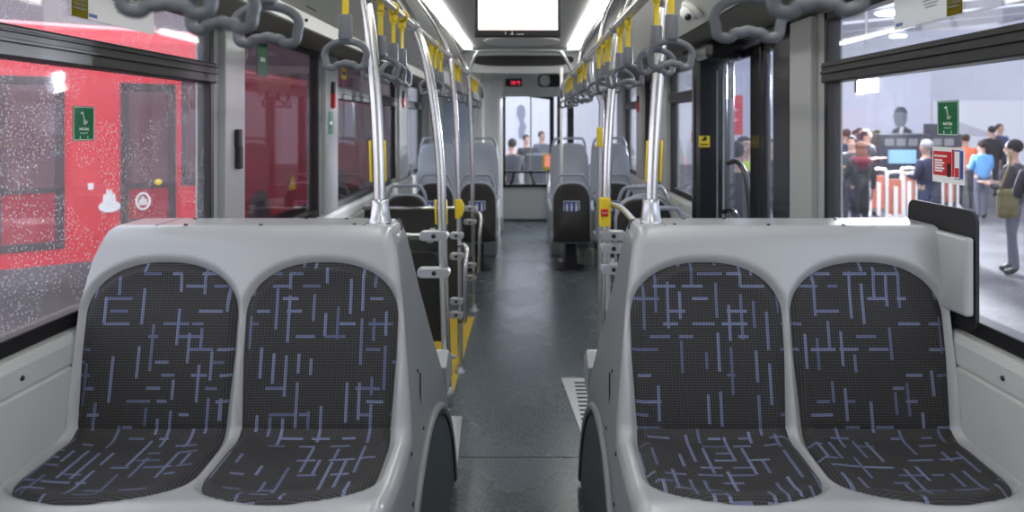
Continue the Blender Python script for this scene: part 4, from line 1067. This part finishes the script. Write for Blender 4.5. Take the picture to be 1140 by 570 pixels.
MB().prism(bp([(0,-1),(2,-9),(6,-9),(4,-1)]), 'y', 25.94, 25.95).build('shirt', 'signwhite', t)
# bright white sheet wall behind (right of the banner)
a, b = at(1038, 112, 27), at(1250, 240, 27)
tag(MB().box(a.x, b.x, 27, 27.05, GZ, a.z).build('white_backdrop', mat('bright_sheet', (.92,.93,.96), .6)), 'bright white backdrop right of the portrait banner', 'backdrop')
# dark exhibition stand with screen
a, b = at(978, 149, 17.6), at(1072, 200, 17.6)
t = thing('exhibition_stand', 'dark exhibition stand with pale blue screen', 'stand', (a.x, 17.6, GZ))
m = MB(); m.box(a.x, b.x, 17.6, 18.8, GZ, a.z, .03); m.box(a.x+1.3, a.x+1.8, 17.6, 17.9, a.z, a.z+.25)
m.build('cabin', mat('stand_dark', (.055,.06,.085), .4), t)
a2, b2 = at(991, 167, 17.5), at(1020, 182, 17.5); MB().box(a2.x, b2.x, 17.5, 17.6, b2.z, a2.z).build('screen', 'screenblue', t)
for kx in range(6): MB().box(a.x+.15+kx*.3, a.x+.38+kx*.3, 17.58, 17.6, a.z-.30, a.z-.12).build('sign_letter', 'side', t)
# peaked little tent farther right
c = at(1088, 160, 22)
t = thing('market_tent', 'small peaked tent with dark framework behind the blue jacket', 'tent', (c.x, 22, GZ))
m = MB(); zt_ = at(1088, 135, 22).z; ze = at(1088, 152, 22).z; hw = 26*22/F
m.add([(c.x-hw,22,ze),(c.x+hw,22,ze),(c.x+hw,24,ze),(c.x-hw,24,ze),(c.x,23,zt_)], [[0,1,4],[1,2,4],[2,3,4],[3,0,4]], 0); m.build('canopy', 'beam', t)
m = MB()
for xx in (-hw, hw): 
    for yy2 in (22, 24): m.tube([(c.x+xx, yy2, GZ), (c.x+xx, yy2, ze)], .04, 6)
m.build('poles', 'satin', t)
# queue barriers
def barrier(px, d, label):
    x = CX+(px-VX)*d/F; t = thing('crowd_barrier', label, 'barrier', (x, d, GZ), 'white tube barriers')
    h = 1.05; 
    MB().tube([(x-.16,d,GZ),(x-.16,d,GZ+h-.1),(x-.09,d,GZ+h),(x+.09,d,GZ+h),(x+.16,d,GZ+h-.1),(x+.16,d,GZ)], .026, 8, smooth_n=4).build('frame', 'signwhite', t)
    MB().box(x-.035,x+.035,d-.03,d+.02,GZ+.1,GZ+h*.75,.01).build('upright', 'signwhite', t)
    MB().box(x-.13,x+.13,d+.03,d+.05,GZ+.25,GZ+h*.88).build('panel', 'tape', t)
    MB().tube([(x-.16,d,GZ+.22),(x-.26,d-.1,GZ+.02)], .02, 6).build('foot', 'signwhite', t); MB().tube([(x+.16,d,GZ+.22),(x+.26,d-.1,GZ+.02)], .02, 6).build('foot', 'signwhite', t)
for px, d, lb in ((978, 14.3, 'left white tube barrier with orange panel, behind the woman in black'), (997, 13.4, 'middle white tube barrier with orange panel between the two people'), (1012, 14.6, 'white tube barrier partly behind the navy jacket man'), (1058, 15.5, 'white tube barrier with orange panel beside the blue jacket')): barrier(px, d, lb)
# red flag banner seen through the door
a, b = at(811, 106, 20), at(827, 150, 20)
t = thing('red_flag', 'red flag with white crescent seen through the door glass', 'flag', (a.x, 20, b.z))
MB().box(a.x, b.x, 20, 20.03, b.z, a.z).build('cloth', 'stickred', t)
cc_ = Vector(((a.x+b.x)/2-.05, 19.99, (a.z+b.z)/2)); n = 24
pts = [(cc_.x+.17*math.cos(math.radians(50+260*k/n)), cc_.z+.17*math.sin(math.radians(50+260*k/n))) for k in range(n+1)]+[(cc_.x+.045+.135*math.cos(math.radians(310-260*k/n)), cc_.z+.135*math.sin(math.radians(310-260*k/n))) for k in range(n+1)]
MB().prism(pts, 'y', 19.98, 20).build('crescent', 'signwhite', t)
MB().tube([(a.x-.03,20.02,GZ),(a.x-.03,20.02,a.z+.1)], .03, 8).build('flagpole', 'satin', t)
# front view: pale banner and lit cabinet beyond the windscreen
a, b = at(556, 105, 28), at(640, 200, 28)
t = thing('portrait_banner', 'pale banner with a grey portrait seen through the windscreen', 'banner', (a.x, 28, GZ))
MB().box(a.x, b.x, 28, 28.05, GZ, a.z+.6).build('sheet', mat('banner_pale', (.78,.80,.86), .8), t)
k = 28/F; C = at(580, 145, 27.98)
MB().prism([(C.x+x_*k, C.z-z_*k) for x_, z_ in ((-4,-26),(0,-29),(4,-26),(5,-18),(3,-10),(6,-4),(2,8),(-2,10),(-3,0),(-1,-8),(-5,-18))], 'y', 27.97, 28).build('figure', mat('portrait_grey2', (.28,.32,.40), .8), t)
c = at(610, 172, 16)
t = thing('exhibition_stand', 'blue and white counter seen through the windscreen', 'stand', (c.x, 16, GZ))
MB().box(c.x-.5, c.x+.3, 16, 16.6, GZ, at(600,172,16).z, .02).build('counter', 'kick', t); MB().box(c.x-1.0, c.x-.55, 16, 16.6, GZ, at(600,175,16).z, .02).build('side_counter', 'pillar', t)

# ================================================================== PEOPLE
M['skin'] = mat('skin', (.52,.33,.25), .55)
def cloth(n, c): 
    if n not in M: M[n] = mat(n, c, .8, noise=.15, nscale=12)
    return n
def skin_mesh(name, verts, edges_, radii, root, parent, materials, region=None, sub=1):
    me = bpy.data.meshes.new(name); me.from_pydata(verts, edges_, []); o = bpy.data.objects.new(name, me); COL.objects.link(o)
    md = o.modifiers.new('skin', 'SKIN'); md.use_smooth_shade = True
    if not me.skin_vertices: bpy.context.view_layer.update()
    sv = me.skin_vertices[0].data if me.skin_vertices else None
    for i, r_ in enumerate(radii): sv[i].radius = r_ if isinstance(r_, tuple) else (r_, r_)
    for i in range(len(radii)): sv[i].use_root = (i == root)
    sb = o.modifiers.new('sub', 'SUBSURF'); sb.levels = sub; sb.render_levels = sub
    bpy.context.view_layer.update()
    m2 = bpy.data.meshes.new_from_object(o.evaluated_get(bpy.context.evaluated_depsgraph_get())); bpy.data.objects.remove(o)
    m2.name = name; m2.materials.clear()
    for x in materials: m2.materials.append(M[x])
    for p in m2.polygons: p.use_smooth = True; p.material_index = region(p.center) if region else 0
    n = bpy.data.objects.new(name, m2); COL.objects.link(n); attach(n, parent); return n
def person(px, d, label, jacket, trousers, hair, height=1.72, face=PI, arms='down', long_coat=False, hair_long=False, scarf=None, feet_z=GZ, stride=.0, cat='person', group=None, shoes='blackmat'):
    """local: faces -Y when face=0 (towards camera); face=PI shows the back"""
    x = CX+(px-VX)*d/F; t = thing('person', label, cat, (0,0,0), group); H = height/1.75
    V = []; E = []; R = []
    def v(p, r_, par=None):
        V.append(tuple(c_*H for c_ in p)); R.append(tuple(a*H for a in r_) if isinstance(r_, tuple) else r_*H); i = len(V)-1
        if par is not None: E.append((par, i))
        return i
    pel = v((0,0,.95), (.15,.11)); wa = v((0,0,1.10), (.135,.10), pel); ch = v((0,.01,1.30), (.165,.115), wa); nk = v((0,.01,1.46), (.07,.065), ch)
    n2 = v((0,-.005,1.53), .052, nk); h1 = v((0,-.015,1.60), (.075,.085), n2); h2 = v((0,-.01,1.68), (.078,.09), h1); v((0,-.005,1.735), (.055,.065), h2)
    v((0,-.112,1.635), .012, h1)                     # nose
    for s in (-1, 1): v((s*.085,.0,1.64), .014, h1)  # ears
    for s in (-1, 1):
        hp = v((s*.09,0,.90), (.095,.10), pel); kn = v((s*.105,-.02+s*stride*.5,.50), .062, hp); an = v((s*.11,.01+s*stride,.10), .042, kn); ft = v((s*.12,-.06+s*stride,.04), (.045,.035), an); v((s*.125,-.14+s*stride,.035), (.04,.028), ft)
    hands = []
    for s in (-1, 1):
        sh = v((s*.18,.01,1.40), .065, ch)
        if arms == 'down' or (arms == 'one' and s < 0): el = v((s*.235,.02,1.12), .047, sh); wr = v((s*.245,-.05,.87), .031, el); hd = (s*.245,-.07,.80); dr = (0,-.02,-1)
        else: el = v((s*.235,-.02,1.13), .047, sh); wr = v((s*.15,-.24,1.17), .031, el); hd = (s*.11,-.30,1.19); dr = (-s*.5,-.85,.1)
        pm = v(hd, (.034,.020), wr); dv = Vector(dr).normalized(); sd = dv.cross(Vector((0,1,0)) if abs(dv.z) > .7 else Vector((0,0,1))).normalized(); cl = Vector((-s*.25,-.1,0))
        for k_, (o_, ln) in enumerate(((-.027,.060),(-.009,.072),(.009,.068),(.027,.055))):
            b_ = Vector(hd)+sd*o_+dv*.035; f1 = v(tuple(b_), .009, pm); f2 = v(tuple(b_+dv*ln*.55+cl*.02), .0085, f1); v(tuple(b_+dv*ln+cl*.08), .0075, f2)
        b_ = Vector(hd)-sd*.035; f1 = v(tuple(b_), .010, pm); v(tuple(b_-sd*.018+dv*.045), .009, f1)
    def reg(c): 
        z = c.z/H
        if z > 1.49: return 0
        if z < .09: return 2
        if z < .97 and abs(c.x)/H < .195: return 1
        return 0
    skin_mesh('body', V, E, R, pel, t, ['skin', trousers, shoes], reg)
    # jacket as a child
    V2 = []; E2 = []; R2 = []
    def w(p, r_, par=None):
        V2.append(tuple(c_*H for c_ in p)); R2.append(tuple(a*H for a in r_) if isinstance(r_, tuple) else r_*H); i = len(V2)-1
        if par is not None: E2.append((par, i))
        return i
    c0 = w((0,.01,1.27), (.185,.14)); up = w((0,.01,1.42), (.13,.10), c0); w((0,.0,1.49), (.075,.075), up); lw = w((0,0,1.05), (.165,.135), c0); bt = w((0,0,.86), (.175,.145), lw)
    if long_coat: b2 = w((0,0,.62), (.18,.15), bt); w((0,0,.45), (.19,.16), b2)
    for s in (-1, 1):
        sh = w((s*.185,.01,1.39), .078, c0)
        if arms == 'down' or (arms == 'one' and s < 0): el = w((s*.238,.02,1.12), .061, sh); w((s*.246,-.045,.90), .046, el)
        else: el = w((s*.238,-.02,1.13), .061, sh); w((s*.16,-.22,1.165), .046, el)
    skin_mesh('jacket', V2, E2, R2, c0, t, [jacket])
    m = MB(); z = 1.675*H
    m.sphere((0,.018*H,z+.01), .094*H, 14, sc=(.98,1.08,1.02))
    me_o = m.build('hair', hair, t)
    bm = bmesh.new(); bm.from_mesh(me_o.data)
    bmesh.ops.delete(bm, geom=[f for f in bm.faces if f.calc_center_median().y < -.045*H and f.calc_center_median().z < z+.03*H], context='FACES')
    bm.to_mesh(me_o.data); bm.free(); sdm = me_o.modifiers.new('s', 'SOLIDIFY'); sdm.thickness = .012
    if hair_long:
        m = MB(); m.sphere((0,.06*H,1.53*H), .11*H, 12, sc=(1.0,.6,1.6)); m.build('long_hair', hair, t)
    if scarf:
        m = MB(); m.sphere((0,.02*H,1.42*H), .17*H, 14, sc=(1.15,.85,.75)); m.build('scarf', scarf, t)
    t.location = (x, d, feet_z); t.rotation_euler = (0,0,face)
    return t
J = {'black': cloth('black_cloth',(.018,.018,.024)), 'navy': cloth('navy_cloth',(.02,.03,.075)), 'blue': cloth('sky_blue_cloth',(.16,.42,.80)), 'orange': cloth('orange_cloth',(.85,.18,.06)),
     'burg': cloth('burgundy_cloth',(.16,.02,.04)), 'grey': cloth('grey_trousers',(.10,.11,.15)), 'jean': cloth('dark_jeans',(.04,.06,.13)), 'hairb': cloth('brown_hair',(.05,.03,.02)), 'hairg': cloth('grey_hair',(.38,.38,.38)), 'hairk': cloth('dark_hair',(.015,.013,.012)), 'fair': cloth('light_brown_hair',(.17,.085,.05)),
     'char': cloth('charcoal_coat',(.04,.042,.055)), 'vest': cloth('yellow_vest',(.55,.65,.10)), 'olive': cloth('olive_bag',(.16,.13,.05))}
person(957.5, 12.0, 'woman with brown hair in long black coat and burgundy scarf, seen from behind', J['black'], J['navy'], J['fair'], 1.66, PI, 'one', True, True, J['burg'])
person(1031, 11.6, 'grey-haired person in navy jacket and jeans standing behind the window notices', J['navy'], J['jean'], J['hairg'], 1.70, PI+.5, 'bent')
person(1093, 14.6, 'person in bright sky blue jacket seen from behind', J['blue'], J['grey'], J['hairk'], 1.62, PI, 'bent', stride=.05)
person(1075, 16.4, 'person in orange jacket behind the red notice', J['orange'], J['char'], J['hairb'], 1.72, PI-.4)
pr = person(1128, 9.3, 'person in charcoal jacket and grey trousers at the right edge, with a brown bag', J['char'], J['grey'], J['hairk'], 1.76, PI+.7, 'bent', stride=.06)
person(1160, 8.2, 'person in black jacket cut off by the right photo edge', J['black'], J['black'], J['hairk'], 1.76, PI-.4, 'bent')
t = thing('shoulder_bag', 'brown shoulder bag carried by the person at the right edge', 'bag', tuple(at(1122, 228, 9.0)))
c = at(1121, 224, 9.03); MB().box(c.x-.13, c.x+.13, 8.97, 9.07, c.z-.22, c.z+.16, .05).build('pouch', J['olive'], t)
MB().tube([(c.x-.1,9.02,c.z+.14),(c.x+.05,9.04,c.z+.5),(c.x+.12,9.2,c.z+.62)], .015, 8, smooth_n=4).build('strap', J['olive'], t)
person(1104, 19, 'person in dark jacket behind the blue jacket, right side', J['black'], J['char'], J['hairk'], 1.9, PI, 'one')
person(1113, 20.5, 'person in blue-grey jacket behind the person in charcoal', J['jean'], J['char'], J['hairk'], 1.95, 0, 'one')
# crowd by the left of the right window
crowd = [(926,15.0,.0,'char','hairb'), (935,17.6,.3,'black','hairk'), (942,16.1,PI,'navy','hairb'), (948,13.6,-.4,'char','hairk'), (953,20.1,.2,'black','hairk'), (965,15.2,.5,'char','hairk'), (971,21.5,0,'navy','hairb'), (976,20.4,PI,'black','hairb'), (957,19.4,0,'grey','hairk'), (964,16.8,.4,'black','hairk'), (921,21.0,0,'black','hairk')]
pos = ['at the far left of the right window','second from the window post','third from the window post, back turned','beside the woman with the scarf, left shoulder','behind the woman with the scarf, left side','closest behind the woman with the scarf, right side','just left of the dark stand, navy coat','mostly hidden by the dark exhibition stand','directly behind the woman with the scarf, far back','second behind the woman with the scarf, right side','half hidden by the window post']
for i, (px, d, f, j, h) in enumerate(crowd): person(px, d, 'person in dark coat in the crowd, '+pos[i], J[j], J['char'], J[h], 1.72+.06*(i % 3), f, 'bent' if i % 2 else 'down', group='people in the crowd')
# people seen through the door
person(820, 7.6, 'man in dark suit seen through the door glass, nearest the handle', J['black'], J['grey'], J['hairk'], 1.78, PI-.5, 'one', feet_z=GZ)
person(829, 9.4, 'person in yellow vest seen through the door glass', J['vest'], J['char'], J['hairk'], 1.80, .3, 'down')
person(857, 10.5, 'person in dark jacket seen through the narrow door pane', J['black'], J['char'], J['hairb'], 1.75, 0, 'down')
# people seen through the windscreen
person(570, 13.5, 'dark-haired person in dark jacket seen through the windscreen, left side', J['char'], J['char'], J['hairk'], 1.68, PI+.3, 'bent')
person(586, 17, 'person in black jacket beyond the windscreen, middle', J['black'], J['char'], J['hairk'], 1.70, .5, 'down')
person(603, 18.5, 'person in grey jacket beyond the windscreen, right side', J['grey'], J['char'], J['hairb'], 1.76, .5, 'bent')
